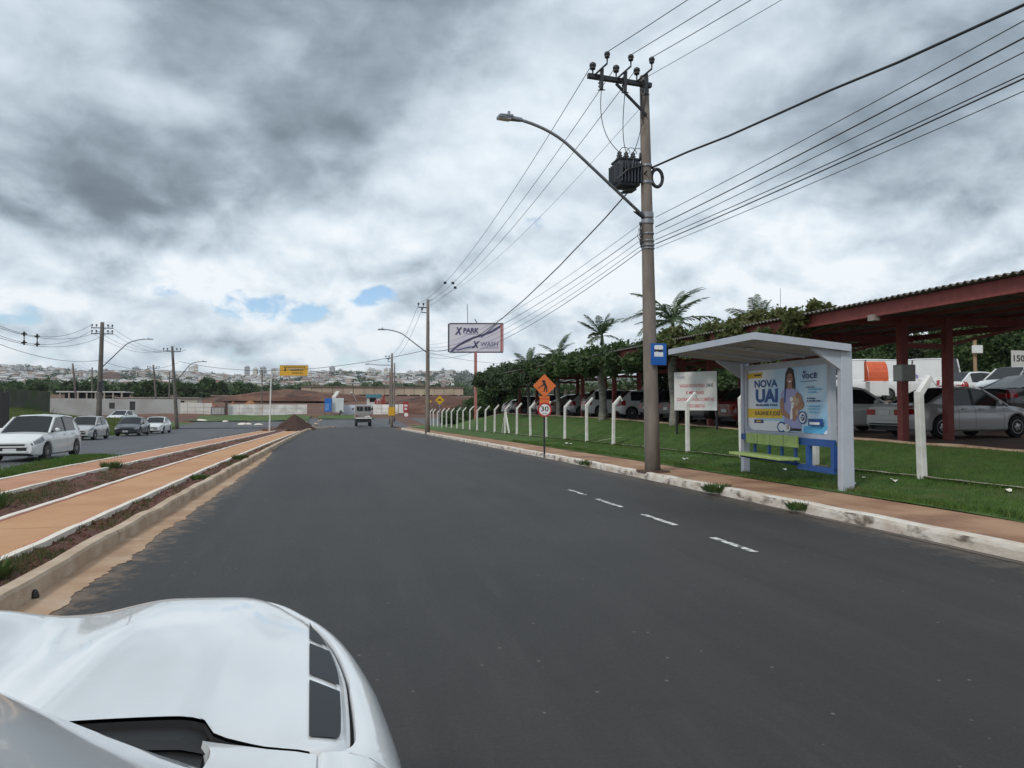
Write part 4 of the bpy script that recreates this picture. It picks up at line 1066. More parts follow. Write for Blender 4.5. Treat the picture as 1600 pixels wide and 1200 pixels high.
def price_board():
    a = at(1060, 668); X = 13.0; p0 = atx(1054, 640, X); p1 = atx(1124, 645, X)
    zt_ = atx(1054, 584, X).z; zb_ = p0.z - .02
    t = thing('parking_board', 'white parking price board with red lettering on two dark legs behind the fence', 'sign board', (X, (p0.y + p1.y) / 2, gz(X, 25)))
    d = Vector((1.25, -2.05, 0)).normalized(); cpos = Vector((0, 0, (zt_ + zb_) / 2 - gz(X, 25)))
    wd = 1.78; hg = zt_ - zb_
    n = Vector((d.y, -d.x, 0))                                   # faces the road and the camera
    if n.x > 0: n = -n
    def at_(u, v_, off): return cpos + d * (u * wd) + Vector((0, 0, v_ * hg)) + n * off
    MB().prism([(-wd / 2, -hg / 2), (wd / 2, -hg / 2), (wd / 2, hg / 2), (-wd / 2, hg / 2)], tuple(cpos), tuple(d), (0, 0, 1), .03).build('board', mat('board_white', (.66, .66, .65), .5, (.60, .59, .57), 2), t)
    for u in (-.47, .47): q = at_(u, .5, -.05); MB().bar((q.x, q.y, -.1), (q.x, q.y, q.z), .06, .06).build('leg', M_DARKM, t)
    RD = flat('board_red', (.48, .075, .10)); DK = flat('board_ink', (.05, .05, .08)); GY = flat('board_grey', (.25, .27, .36))
    for s, u, v_, w, h, m in (('X·PARK', -.33, .36, .20, .07, GY), ('VAGAS ROTATIVAS', -.07, .14, .60, .085, RD), ('24HS', .34, .14, .16, .10, DK), ('E MENSAIS', .0, -.04, .42, .085, RD), ('CONTRATE VAGAS COBERTAS', .0, -.215, .88, .085, RD), ('E DESCOBERTAS', .0, -.385, .45, .085, RD)):
        put_text(s, m, t, at_(u, v_, .034), d, (0, 0, 1), w * wd, h * hg, .02)


price_board()
DI = flat('sign_orange', (.66, .155, .035)); YS_ = flat('sign_yellow', (.66, .36, .015)); SW = flat('sign_white', (.74, .74, .73)); SR = flat('sign_red', (.40, .025, .03)); SK_ = flat('sign_black', (.018, .018, .02))


def speed_sign():
    b = at(851, 712); t = thing('road_sign', 'round 30 speed limit sign under an orange roadworks diamond on a black post', 'road sign', b, R(-4))
    k = b.y / F * 1.04; z = lambda py: (712 - py) * k
    MB().tube([(0, .04, -.1), (0, .04, z(590))], .032, 10).build('post', M_DARKM, t)
    n = MB(); s = 18.5 * k; zc = z(603)
    bevel(MB().prism([(0, -s), (s, 0), (0, s), (-s, 0)], (0, .0, zc), (1, 0, 0), (0, 0, 1), -.006).build('warning_plate', DI, t), .004)
    w = MB()                                                      # stooping worker with a shovel
    w.prism([(-.03 + .06 * math.cos(q) / 1 - .0, .15 + .045 * math.sin(q)) for q in [2 * math.pi * j / 12 for j in range(12)]], (0, -.002, zc), (1, 0, 0), (0, 0, 1), .003)
    w.prism([(-.06, .10), (.03, .12), (.09, -.03), (.10, -.21), (.06, -.21), (.04, -.06), (.00, -.20), (-.04, -.20), (.0, -.03)], (0, -.002, zc), (1, 0, 0), (0, 0, 1), .003)
    w.prism([(.0, .05), (-.05, .0), (-.15, -.05), (-.21, -.10), (-.24, -.09), (-.15, -.02), (-.06, .05), (.0, .09)], (0, -.003, zc), (1, 0, 0), (0, 0, 1), .003)
    w.build('worker_symbol', SK_, t)
    MB().prism([(-.17, z(643)), (.17, z(643)), (.17, z(619)), (-.17, z(619))], (0, 0, 0), (1, 0, 0), (0, 0, 1), -.006).build('message_plate', DI, t)
    for j in range(3):
        mb = MB()
        for i in range(5): mb.box((-.125 + .06 * i, -.0015, z(623.5 + 7 * j)), (.045, .002, .035))
        mb.build('message_text', SR, t)
    zc = z(640.5)
    r = 11.2 * k * 1.0
    MB().lathe([(r, -.004), (r, .004)], (0, -.012, zc), 'Y', 36).build('speed_plate', SR, t)
    MB().lathe([(r * .77, -.001), (r * .77, .001)], (0, -.0185, zc), 'Y', 36).build('speed_face', SW, t)
    put_text('30', SK_, t, (0, -.021, zc + .03), (1, 0, 0), (0, 0, 1), r * 1.12, r * .72, .02)
    put_text('km/h', SK_, t, (0, -.021, zc - r * .5), (1, 0, 0), (0, 0, 1), r * .7, r * .22, .01)


speed_sign()


def small_sign(px, pyb, pyt, Y, label, build, rz=0.0):
    b = aty(px, pyb, Y); b.z = gz(b.x, Y); t = thing('road_sign', label, 'road sign', b, rz); h = aty(px, pyt, Y).z - b.z
    MB().tube([(0, .04, -.1), (0, .04, h)], .035, 8).build('post', M_GALV, t); build(t, h); return t


def disc(r, m1, m2, txt=None):
    def f(t, h):
        MB().lathe([(r, -.006), (r, .006)], (0, 0, h - r), 'Y', 28).build('plate', m1, t); MB().lathe([(r * .78, -.001), (r * .78, .001)], (0, -.009, h - r), 'Y', 28).build('face', m2, t)
        if txt: put_text(txt, SK_, t, (0, -.012, h - r), (1, 0, 0), (0, 0, 1), r * 1.0, r * .7, .02)
    return f


def diamond(s, m, sym):
    def f(t, h):
        MB().prism([(0, -s), (s, 0), (0, s), (-s, 0)], (0, 0, h - s), (1, 0, 0), (0, 0, 1), -.01).build('plate', m, t)
        if sym == 'hump': MB().prism([(-.62 * s, -.10 * s), (.62 * s, -.10 * s), (.3 * s, .10 * s), (0, .26 * s), (-.3 * s, .10 * s)], (0, -.004, h - s), (1, 0, 0), (0, 0, 1), .003).build('hump_symbol', SK_, t)
        else: put_text('3', SK_, t, (0, -.006, h - s), (1, 0, 0), (0, 0, 1), s * .5, s * .9, .02)
    return f


small_sign(634.5, 663, 644, 80, 'small round white and red sign standing on the verge at the far road corner', disc(.28, SR, SW))
small_sign(687, 664, 618, 74, 'yellow diamond road hump sign above the far fence posts', diamond(.46, YS_, 'hump'))
small_sign(669, 664, 622, 72, 'yellow diamond sign half hidden behind the slim power pole', diamond(.34, YS_, '3'))
small_sign(634, 655, 628, 112, 'tall red sign with white marks by the site entrance', lambda t, h: (MB().box((0, 0, h - .75), (.8, .03, 1.5)).build('plate', SR, t), MB().box((0, -.02, h - .55), (.5, .01, .3)).build('mark', SW, t), MB().box((0, -.02, h - 1.05), (.35, .01, .35)).build('mark', SW, t)))


def billboard():
    D = 75.0; a = atd(702, 550, D); b = atd(786, 549, D); c = atd(743, 632, D); gzz = gz(c.x, c.y)
    t = thing('billboard', 'big white park and wash billboard with a dark swoosh on one pink red column', 'billboard', (c.x, c.y, gzz))
    zt_ = atd(702, 505, D).z - gzz; zb_ = a.z - gzz; d = (b - a); d.z = 0; wd = d.length; d.normalize(); n = Vector((d.y, -d.x, 0))
    hg = zt_ - zb_; cpos = Vector((0, 0, (zt_ + zb_) / 2)) + d * ((Vector((a.x + b.x, a.y + b.y, 0)) / 2 - Vector((c.x, c.y, 0))).dot(d))
    def Q(u, v_, off=0.): return cpos + d * (u * wd) + Vector((0, 0, v_ * hg)) + n * off
    def poly(ps, m, off, name): return MB().prism([(p[0] * wd, p[1] * hg) for p in ps], tuple(Q(0, 0, off)), tuple(d), (0, 0, 1), .012).build(name, m, t)
    FRM = mat('billboard_frame', (.07, .075, .10), .6); PK = mat('pink_steel', (.42, .17, .15), .6, (.36, .13, .11), 3)
    MB().prism([(-wd / 2, -hg / 2), (wd / 2, -hg / 2), (wd / 2, hg / 2), (-wd / 2, hg / 2)], tuple(Q(0, 0, -.3)), tuple(d), (0, 0, 1), .3).build('panel', mat('billboard_lilac', (.56, .53, .62), .5, (.62, .58, .63), .5), t)
    for u0, v0, u1, v1, m, nm_ in ((-.5, .5, .5, .5, FRM, 'frame_bar'), (-.5, -.5, .5, -.5, FRM, 'frame_bar'), (-.5, -.5, -.5, .5, FRM, 'frame_bar')): MB().bar(Q(u0, v0, -.14), Q(u1, v1, -.14), .34, .12, 0, up=(0, 0, 1)).build(nm_, m, t)
    MB().bar(Q(.475, -.48, -.13), Q(.475, .48, -.13), .32, .30).build('end_panel', PK, t)
    INK = flat('billboard_ink', (.045, .045, .12)); INK2 = flat('billboard_ink_pale', (.14, .14, .24))
    top = [(-.48, -.46), (-.36, -.26), (-.22, -.10), (-.05, .04), (.10, .12), (.28, .24), (.45, .44)]
    sw = [(x, y) for x, y in top] + [(x + .01, y - .055) for x, y in top[::-1]]
    for i in range(len(top) - 1): poly([top[i], top[i + 1], (top[i + 1][0] + .012, top[i + 1][1] - .06), (top[i][0] + .012, top[i][1] - .06)][::-1], INK, .02, 'swoosh')
    poly([(.10, .0), (.34, .40), (.39, .48), (.345, .46), (.08, .02)][::-1], INK2, .018, 'swoosh')
    poly([(-.40, -.42), (-.15, -.30), (.0, -.27), (-.05, -.32), (-.35, -.45)][::-1], INK2, .018, 'car_outline'); 
    put_text('X', INK, t, Q(-.33, .24, .03), d, (0, 0, 1), .14 * wd, .26 * hg, .05, .25); put_text('PARK', INK, t, Q(-.10, .26, .03), d, (0, 0, 1), .29 * wd, .17 * hg, .04, .1); poly([(-.22, .13), (.05, .13), (.05, .145), (-.22, .145)], INK2, .02, 'rule')
    put_text('X', INK, t, Q(-.01, -.24, .03), d, (0, 0, 1), .15 * wd, .25 * hg, .05, .25); put_text('WASH', INK2, t, Q(.245, -.22, .03), d, (0, 0, 1), .33 * wd, .17 * hg, .01, .1); poly([(.08, -.36), (.42, -.36), (.42, -.345), (.08, -.345)], INK2, .02, 'rule')
    MB().bar((0, 0, -.3), (0, 0, zb_), .26, .26).build('column', PK, t)
    MB().tube([Q(-.16, .5, -.1), Q(-.17, .5, -.1) + Vector((0, 0, 2.0))], .035, 6).build('mast', M_GALV, t)
    MB().bar(Q(.02, .5, -.1), Q(-.01, .5, -.1) + Vector((-.1, 0, .45)), .08, .08).build('floodlight', M_DARKM, t)


billboard()


def overhead_sign():
    D = 66.0; b = at(421, 672); k = b.y / F * .92
    D = b.y / (rayd(421, 672).y)
    t = thing('overhead_sign', 'yellow overhead traffic sign carried on a thin white mast rising from the central reserve', 'road sign', b)
    top = atd(424, 578, D) - b; MB().tube([(0, 0, -.2), (top.x, top.y, top.z)], [.075, .055], 10).build('mast', M_WHITE, t)
    a = atd(437, 587, D) - b; c = atd(481, 571, D) - b
    MB().bar((top.x, top.y + .08, (a.z + c.z) / 2 + .15), (c.x - .2, c.y + .08, (a.z + c.z) / 2 + .15), .08, .08).build('arm', M_GALV, t)
    d = Vector((c.x - a.x, c.y - a.y, 0)); w = d.length; d.normalize(); h = c.z - a.z; m0 = (a + c) / 2
    MB().prism([(-w / 2, -h / 2), (w / 2, -h / 2), (w / 2, h / 2), (-w / 2, h / 2)], tuple(m0), tuple(d), (0, 0, 1), -.05).build('plate', flat('amber_board', (.60, .33, .02)), t)
    mb = MB(); 
    for i, (v_, u0, u1) in enumerate(((.34, -.35, .40), (.02, -.10, .32), (-.24, -.05, .28))):
        u = u0
        while u < u1: mb.box(tuple(m0 + d * (u * w + .06) + Vector((d.y * .01, -d.x * .01, v_ * h))), (.11, .012, h * .10), 0, math.atan2(d.y, d.x)); u += .065
    mb.prism([(-.34 * w, .0), (-.30 * w, -.1 * h), (-.27 * w, .2 * h), (-.31 * w, .25 * h)], tuple(m0 + Vector((0, -.02, 0))), tuple(d), (0, 0, 1), .01)
    mb.build('message', SK_, t)
    fr = MB(); fr.bar(m0 + d * (-w / 2) + Vector((0, .0, h / 2 + .03)), m0 + d * (w / 2) + Vector((0, 0, h / 2 + .03)), .07, .05); fr.bar(m0 + d * (w / 2 + .04) + Vector((0, 0, -h / 2)), m0 + d * (w / 2 + .04) + Vector((0, 0, h / 2)), .07, .05); fr.build('rim', M_WHITE, t)


overhead_sign()
# ------------------------------------------------------------------ bent fence posts
ORD = ['first', 'second', 'third', 'fourth', 'fifth', 'sixth', 'seventh', 'eighth', 'ninth', 'tenth', 'eleventh', 'twelfth', 'thirteenth', 'fourteenth', 'fifteenth', 'sixteenth', 'seventeenth', 'eighteenth', 'nineteenth', 'twentieth', 'twenty first', 'twenty second', 'twenty third', 'twenty fourth', 'twenty fifth', 'twenty sixth']


def fence():
    special = {0: 'leaning flaking white concrete post standing alone on the lawn right of the bus shelter', 1: 'white concrete post seen behind the bench at the right of the bus shelter', 2: 'white concrete post behind the far bus shelter upright', 3: 'bent white concrete post in front of the parking price board', 4: 'bent white concrete post hidden behind the tall power pole'}
    for k in range(25):
        Y = 11.6 + 3.12 * k; X = 10.72; rnd = random.Random(k)
        lab = special.get(k) or (f'{ORD[k - 5]} bent white concrete fence post counting away from the tall power pole')
        h = 1.62 + rnd.uniform(-.04, .05); w = .115 if k else .135
        t = thing('fence_post', lab, 'fence post', (X, Y, gz(X, Y)), R(rnd.uniform(-8, 8)), 'bent concrete fence posts along the lawn'); t.rotation_euler[1] = R(rnd.uniform(-1.5, 1.5) - (1.6 if k == 0 else 0))
        b = MB(); b.bar((0, 0, -.2), (0, 0, h), w, w, 0, up=(0, 1, 0), w2=w * .9, h2=w * .9); b.bar((.012, 0, h - .045), (.29, 0, h + .27), w * .9, w * .88, 0, up=(0, 1, 0), w2=w * .75, h2=w * .75)
        bevel(b.build('post_shaft', M_POST, t), .012)
        if k in (3, 5): MB().bar((.26, 0, h + .27), (.36, 0, h + .10), .05, .05).build('post_tip', M_POST, t)
        if k in (11,):
            MB().bar((0, -.04, h - .25), (.05, -1.0, -.1), .085, .085).build('brace', M_POST, t); MB().bar((0, .04, h - .25), (.05, 1.0, -.1), .085, .085).build('brace', M_POST, t)


fence()
# ------------------------------------------------------------------ red carport
CX0, CX1 = 12.42, 20.4; CZ = 3.72                                   # fascia line, roof height at the front (world z)


def carport():
    t = thing('carport', 'long dark red carport with a corrugated roof sheltering the row of cars', 'carport', (CX0, 4.0, 0))
    y0, y1 = -4.0, 62.0
    oy = 4.0
    f = MB(); f.bar((0, y0 - oy, CZ + .15), (0, y1 - oy, CZ + .15), .10, .30); f.build('fascia_beam', M_RED, t)
    f = MB(); f.bar((CX1 - CX0 - .05, y0 - oy, CZ + .33), (CX1 - CX0 - .05, y1 - oy, CZ + .33), .10, .18); f.build('rear_beam', M_RED, t)
    sh = MB(); n = 6 * 8
    def rz(x): return CZ + .335 + .028 * x
    for zo, fl in ((.012, False), (0, True)): sh.grid(lambda u, y: (u, y, rz(u) + zo + .026 * math.sin(2 * math.pi * y / .177)), [-.28, CX1 - CX0 + .2], [k * .177 / 8 for k in range(n + 1)], flip=fl)
    sh.grid(lambda k, y: (-.28, y, rz(-.28) + .012 * k + .026 * math.sin(2 * math.pi * y / .177)), [0, 1], [k * .177 / 8 for k in range(n + 1)], flip=True)
    me = sh.mesh('roof_sheet', M_ROOF); y = y0
    while y < y1: o = link('roof_sheet', me, t, (0, y - oy, .004 * math.sin(y * 7))); y += 1.062
    yf = 17.0 - 5.3 * 3; k = 0
    while yf < y1:
        for x in (15.12, 16.60):
            g_ = gz(15, yf) - .25
            o = MB().bar((x - CX0, yf - oy, g_), (x - CX0, yf - oy, rz(x - CX0) - .10), .20, .20).build('post', M_RED, t)
        b = MB(); b.bar((.06, yf - oy, CZ + .18), (CX1 - CX0 - .1, yf - oy, CZ + .30), .10, .22); b.bar((15.12 - CX0 + .1, yf - oy, 3.26), (16.60 - CX0 - .1, yf - oy, 3.26), .09, .14)
        b.bar((16.60 - CX0, yf - oy, 3.3), (7.0, yf - oy, CZ + .2), .08, .08)
        b.build('truss', M_RED, t)
        MB().box((-.03, yf - oy - 2.2, CZ - .03), (.16, .22, .14)).build('beam_end', M_CONC, t)
        yf += 5.3
    for x in (1.6, 3.2, 4.8, 6.4): MB().bar((x, y0 - oy, rz(x) - .06), (x, y1 - oy, rz(x) - .06), .07, .09).build('purlin', M_RED, t)
    return t


carport()
t = thing('meter_box', 'grey electric meter box fixed to the front red carport post', 'meter box', (14.86, 16.62, gz(15, 17) + 1.62))
bevel(MB().box((-.02, 0, .19), (.42, .34, .44)).build('box', mat('meter_grey', (.36, .37, .36), .6, (.31, .32, .31), 3), t), .012); MB().box((-.235, 0, .19), (.012, .30, .40)).build('lid', mat('meter_lid', (.42, .43, .42), .5), t)


def carport2():
    t = thing('carport', 'second dark carport roof further back in the car park on the right', 'carport', (25.5, 10, 0)); z = 5.35
    for x, zz in ((0, z), (6.5, z + .35)): MB().bar((x, -14, zz), (x, 17, zz), .1, .32).build('fascia_beam', M_RED, t)
    sh = MB(); 
    for zo, fl in ((.0, True), (.012, False)): sh.grid(lambda x, y: (x, y, z + .18 + .054 * x + zo + .026 * math.sin(2 * math.pi * y / .354)), [-.2, 6.7], [-14 + .0885 * k for k in range(351)], flip=fl)
    sh.build('roof_sheet', M_ROOF, t)
    for y in (-13, -3, 7, 16.6):
        for x in (.6, 5.8): MB().bar((x, y, gz(26, 10 + y) - .3), (x, y, z + .1), .2, .2).build('post', M_RED, t)


carport2()
# ------------------------------------------------------------------ plants


def rand_rot(n):
    q = rng.normal(size=(n, 4)); q /= np.linalg.norm(q, axis=1)[:, None]; w, x, y, z = q.T
    return np.stack([np.stack([1 - 2 * (y * y + z * z), 2 * (x * y - z * w), 2 * (x * z + y * w)], -1), np.stack([2 * (x * y + z * w), 1 - 2 * (x * x + z * z), 2 * (y * z - x * w)], -1)], 1)


def leaf_cloud(cent, rad, n, size, flatz=.8, shell=.55):
    """leaf-sized quads spread through a set of clumps"""
    cent = np.asarray(cent, float); rad = np.asarray(rad, float); pr_ = rad ** 2 / (rad ** 2).sum()
    idx = rng.choice(len(cent), n, p=pr_); d = rng.normal(size=(n, 3)); d /= np.linalg.norm(d, axis=1)[:, None]
    r = rad[idx] * (shell + (1 - shell) * rng.random(n)) * (1 + .18 * rng.normal(size=n)); p = cent[idx] + d * r[:, None] * np.array([1, 1, flatz])
    ax = rand_rot(n); a = ax[:, 0]; b = ax[:, 1]; s = size * (.55 + .9 * rng.random(n))
    a = a * s[:, None]; b = b * (s * .55)[:, None]
    return np.stack([p - a, p + b * .9 - a * .1, p + a, p - b * .9 - a * .1], 1).reshape(-1, 3)


def leaves(name, verts, m, parent=None):
    n = len(verts) // 4; return link(name, raw_mesh(name, verts, np.arange(n * 4), m), parent)


def clump_tree(label, base, h, r, n, size, leaf, group=None, name='tree', clumps=14, trunk=.16, low=.25, flatz=.8, cat='tree'):
    t = thing(name, label, cat, base, 0, group); C_ = []; Rr = []
    for k in range(clumps):
        a = random.uniform(0, 2 * math.pi); q = random.uniform(low, 1); rad = r * math.sqrt(random.random()) * (1 - .55 * max(0, q - .55) / .45) * .8
        C_.append((rad * math.cos(a), rad * math.sin(a), h * (q * .86))); Rr.append(r * random.uniform(.26, .46))
    tk = MB(); tk.tube([(0, 0, -.2), (random.uniform(-.1, .1), .05, h * .3), (random.uniform(-.15, .15), 0, h * .62)], [trunk, trunk * .8, trunk * .35], 8)
    for c in C_[:9]: z0 = h * random.uniform(.15, .45); tk.tube([(0, 0, z0), (c[0] * .5, c[1] * .5, (z0 + c[2]) / 2 + .1), c], [trunk * .45, trunk * .3, trunk * .1], 5)
    tk.build('trunk', M_BARK, t, True); leaves('crown', leaf_cloud(C_, Rr, n, size, flatz), leaf, t); return t


def frond_mesh(L, ldroop, seed, nl=26, wd=.34):
    rnd = random.Random(seed); v = []; pts = []
    for k in range(11):
        s = k / 10; pts.append(Vector((L * (s - .12 * s * s * ldroop), 0, L * (.30 * s - ldroop * .52 * s * s))))
    mb = MB(); mb.tube(pts, [.03 - .0026 * k for k in range(11)], 5)
    for i in range(nl):
        s = .10 + .90 * i / nl; q = s * 10; j = min(int(q), 9); p = pts[j].lerp(pts[j + 1], q - j); tng = (pts[j + 1] - pts[j]).normalized()
        ln = wd * L * .55 * (math.sin(math.pi * min(1, s * .9 + .08)) ** .6)
        for sd_ in (-1, 1):
            d = (tng * .55 + Vector((0, sd_ * .8, rnd.uniform(-.30, .10)))).normalized(); w = tng * .030
            tip = p + d * ln + Vector((0, 0, -.22 * ln)); md = p + d * ln * .55
            mb.add([p - w, p + w, md + w * .9, tip, md - w * .9], [(0, 1, 2, 3, 4)])
    return mb.mesh('frond', M_PALM, False)


FR = [frond_mesh(2.6, .9, 1), frond_mesh(2.5, .55, 2), frond_mesh(2.3, 1.25, 3)]


def palm(label, base, h, r0, nf=13, sc_=1.0, up=.5, seed=0):
    rnd = random.Random(seed); sc_ *= .86; nf += 3; t = thing('palm_tree', label, 'palm tree', base, 0, 'palms beside the carport')
    tk = MB(); pts = [(.04 * math.sin(k), .03 * math.cos(k * 1.3), -.2 + (h + .2) * k / 8) for k in range(9)]
    tk.tube(pts, [r0 * (1.25 - .25 * min(1, k / 2)) * (1.0 if k < 6 else 1 - .18 * (k - 5)) for k in range(9)], 12); tk.build('trunk', M_PTRK, t, True)
    MB().tube([(0, 0, h - .15), (0, 0, h + .5 * sc_)], [r0 * .62, r0 * .35], 10).build('crownshaft', mat('palm_sheath', (.075, .12, .045), .6), t, True)
    for k in range(nf):
        e = rnd.uniform(-.35, 1.0) * up * 1.9 if k > 2 else rnd.uniform(.95, 1.25)
        o = link('frond', rnd.choice(FR), t, (0, 0, h + .42 * sc_), (rnd.uniform(-.3, .3), -e, 2 * math.pi * k / nf + rnd.uniform(-.25, .25))); o.scale = (sc_ * rnd.uniform(.65, 1.15),) * 3
    return t


def gp(X, px, py=600): p = atx(px, py, X); return Vector((X, p.y, gz(X, p.y)))


palm('palm with a pale thick trunk at the car park kerb left of the tall pole', gp(13.5, 941), 4.0, .19, 11, .88, .62, 3)
palm('tallest palm, directly behind the tall power pole, its fronds standing highest', gp(13.6, 1052), 3.9, .17, 14, 1.08, .58, 5)
palm('palm whose fronds rise above the carport roof left of the thin aerial mast', gp(18.0, 1185), 3.9, .16, 12, 1.0, .42, 8)
palm('low arching palm left of the thick trunked palm', gp(14.0, 872), 3.3, .15, 12, 1.05, .40, 11)
palm('small far palm above the orange roadworks diamond', gp(15, 826), 3.4, .14, 11, 1.05, .40, 14)
# creepers swallowing the carport roof
def creeper(label, y0, y1, n, leaf, x0=12.2, x1=15.5, zc=CZ + .15, th=.55, size=.10, hang=.5):
    C_ = []; Rr = []
    for y in frange(y0, y1, .55):
        for x in (x0, x0 + .9, x0 + 2.0):
            C_.append((x + random.uniform(-.3, .3), y + random.uniform(-.3, .3), zc + (.28 if x > x0 + .5 else .0) + random.uniform(-.15, .28) - (hang * random.random() if x == x0 else 0))); Rr.append(random.uniform(.22, th))
    o = leaves('creeper', leaf_cloud(C_, Rr, n, size), leaf); return tag(o, label, 'creeper', 'creepers on the carport')


creeper('green and yellowish creeper spilling over the carport roof behind the bus shelter roof', 17.6, 27.5, 16000, M_LEAF[3], th=.42, size=.085, hang=.35)
creeper('dark creeper mass covering the carport roof on both sides of the tall power pole', 27.8, 44, 26000, M_LEAF[0], th=.55, hang=.6)
creeper('dark creeper mass drooping over the far end of the carport', 44, 63, 26000, M_LEAF[2], th=.75, size=.12, hang=.7)
TG = 'trees and bushes beside the car park'
clump_tree('bushy green tree at the left end of the carport, right of the billboard column', gp(15.0, 778), 4.6, 2.4, 7000, .17, M_LEAF[1], TG)
clump_tree('spreading dark bush just right of the billboard foot', gp(15.5, 752), 2.9, 2.6, 7000, .17, M_LEAF[0], TG, low=.1)
clump_tree('dark low hedge bush left of the billboard column', gp(14.5, 722), 2.0, 2.4, 6000, .17, M_LEAF[2], TG, low=.05)
clump_tree('pale green young tree rising behind the far end of the carport', gp(18.5, 800), 6.2, 2.0, 5000, .17, M_LEAF[3], TG)
clump_tree('thin bush behind the far fence posts under the billboard', gp(12.6, 715), 1.4, 1.6, 3500, .13, M_LEAF[1], TG, low=.05)
for i, (px, dep, h, r, lf, lab) in enumerate(((1075, 46, 5.6, 3.2, 1, 'mid green tree behind the white parking price board'), (1120, 50, 5.9, 3.4, 3, 'yellow green tree behind the right edge of the parking price board'), (1165, 52, 5.8, 3.6, 0, 'dark tree behind the bus shelter roof, left half'), (1235, 54, 6.3, 3.6, 2, 'dark tree behind the bus shelter roof, right half'))):
    q = atd(px, 600, dep); clump_tree(lab, (q.x, q.y, gz(q.x, q.y) - .1), h, r, 10000, .15, M_LEAF[lf], TG, low=.12)
BACK = [(1300, 58, 6.6, 4.0, 0, 'dark tree behind the white panel van'), (1352, 60, 7.2, 4.2, 1, 'tree directly behind the orange hood'), (1402, 64, 6.6, 4.2, 2, 'tree behind the front red post'), (1500, 60, 7.6, 4.4, 0, 'dense dark tree right of the rear red post'), (1548, 58, 8.4, 4.6, 1, 'tall green tree behind the floodlight post'), (1600, 55, 9.2, 4.8, 1, 'tallest bright green tree at the right edge'), (1655, 52, 8.4, 4.6, 0, 'dark tree just outside the right edge of the row'), (1455, 76, 4.6, 3.6, 2, 'low far tree in the gap between the two red posts'), (1740, 54, 8.0, 4.6, 1, 'green tree well right of the tallest back tree'), (1850, 52, 8.4, 4.6, 2, 'dark tree farthest right behind the car park')]
for px, dep, h, r, lf, lab in BACK:
    q = atd(px, 600, dep); clump_tree(lab, (q.x, q.y, gz(q.x, q.y) - .1), h, r, 15000, .15, M_LEAF[lf], 'trees behind the car park', low=.12, clumps=20)
hd = thing('hedge', 'long dark hedge closing the back of the car park beyond the parked cars', 'hedge', (23.5, 58, gz(20, 58)))
C_ = [(random.uniform(-.6, .6), y, random.uniform(.5, 2.5)) for y in frange(-19, 19, .5)]; leaves('foliage', leaf_cloud(C_, [random.uniform(.6, 1.0) for _ in C_], 12000, .16), M_LEAF[0], hd); MB().box((0, 0, 1.1), (.5, 38, 2.4)).build('stems', M_BARK, hd)
# floodlight post and the sign beyond it
q = atd(1524, 590, 40); t = thing('floodlight_post', 'thin wooden post with a white floodlight box in front of the back trees', 'lamp post', (q.x, q.y, gz(q.x, q.y)))
hh = atd(1524, 528, 40).z - gz(q.x, q.y); MB().tube([(0, 0, -.2), (0, 0, hh)], .09, 8).build('post', mat('wood_post', (.30, .20, .11), .9), t); MB().box((.0, -.16, hh - .62), (.5, .22, .42)).build('lamp_box', M_WHITE, t)
q = atd(1592, 575, 40); t = thing('car_park_sign', 'small pale sign with dark letters above the white people carrier at the right edge', 'sign', (q.x, q.y, gz(q.x, q.y)))
hh = atd(1592, 547, 40).z - gz(q.x, q.y); MB().box((0, 0, hh - .5), (.95, .05, .95)).build('plate', mat('sign_pale', (.52, .52, .48), .6), t); MB().tube([(0, .06, -.2), (0, .06, hh - .2)], .05, 8).build('post', M_GALV, t); put_text('150', SK_, t, (0, -.03, hh - .45), (1, 0, 0), (0, 0, 1), .75, .36, .03)
q = atd(1220, 520, 34); t = tag(MB().tube([(q.x, q.y, gz(q.x, q.y)), (q.x, q.y, atd(1219, 450, 34).z)], [.03, .012], 6).build('aerial_mast', M_GALV), 'thin grey aerial mast rising above the creeper covered roof', 'mast')
#PART4
HAZE = .00012
# ------------------------------------------------------------------ left side: bank, dark wall, white yard wall and shed
GREYW = mat('weedy_wall', (.085, .078, .066), .95, (.05, .055, .038), .6, bump=.4, coord='World', c3=(.045, .07, .022), s3=.35, lo3=.48, hi3=.6)
t = thing('dark_hoarding', 'black board fence post at the extreme left edge behind the white hatchback', 'board', (0, 0, 0))
a = atd(-60, 660, 44); b = atd(9, 660, 44); a.z = gz(a.x, a.y); b.z = gz(b.x, b.y); t.location = b
MB().bar(Vector((0, 0, 0)), Vector((0, 0, 2.7)), .25, .25).build('end_post', mat('black_board', (.014, .014, .018), .7), t); MB().prism([(0, -.3), ((a - b).length, -.3), ((a - b).length, 2.68), (0, 2.68)], (0, 0.0, 0), tuple((a - b).normalized()), (0, 0, 1), .06).build('panel', MATS['black_board'], t)


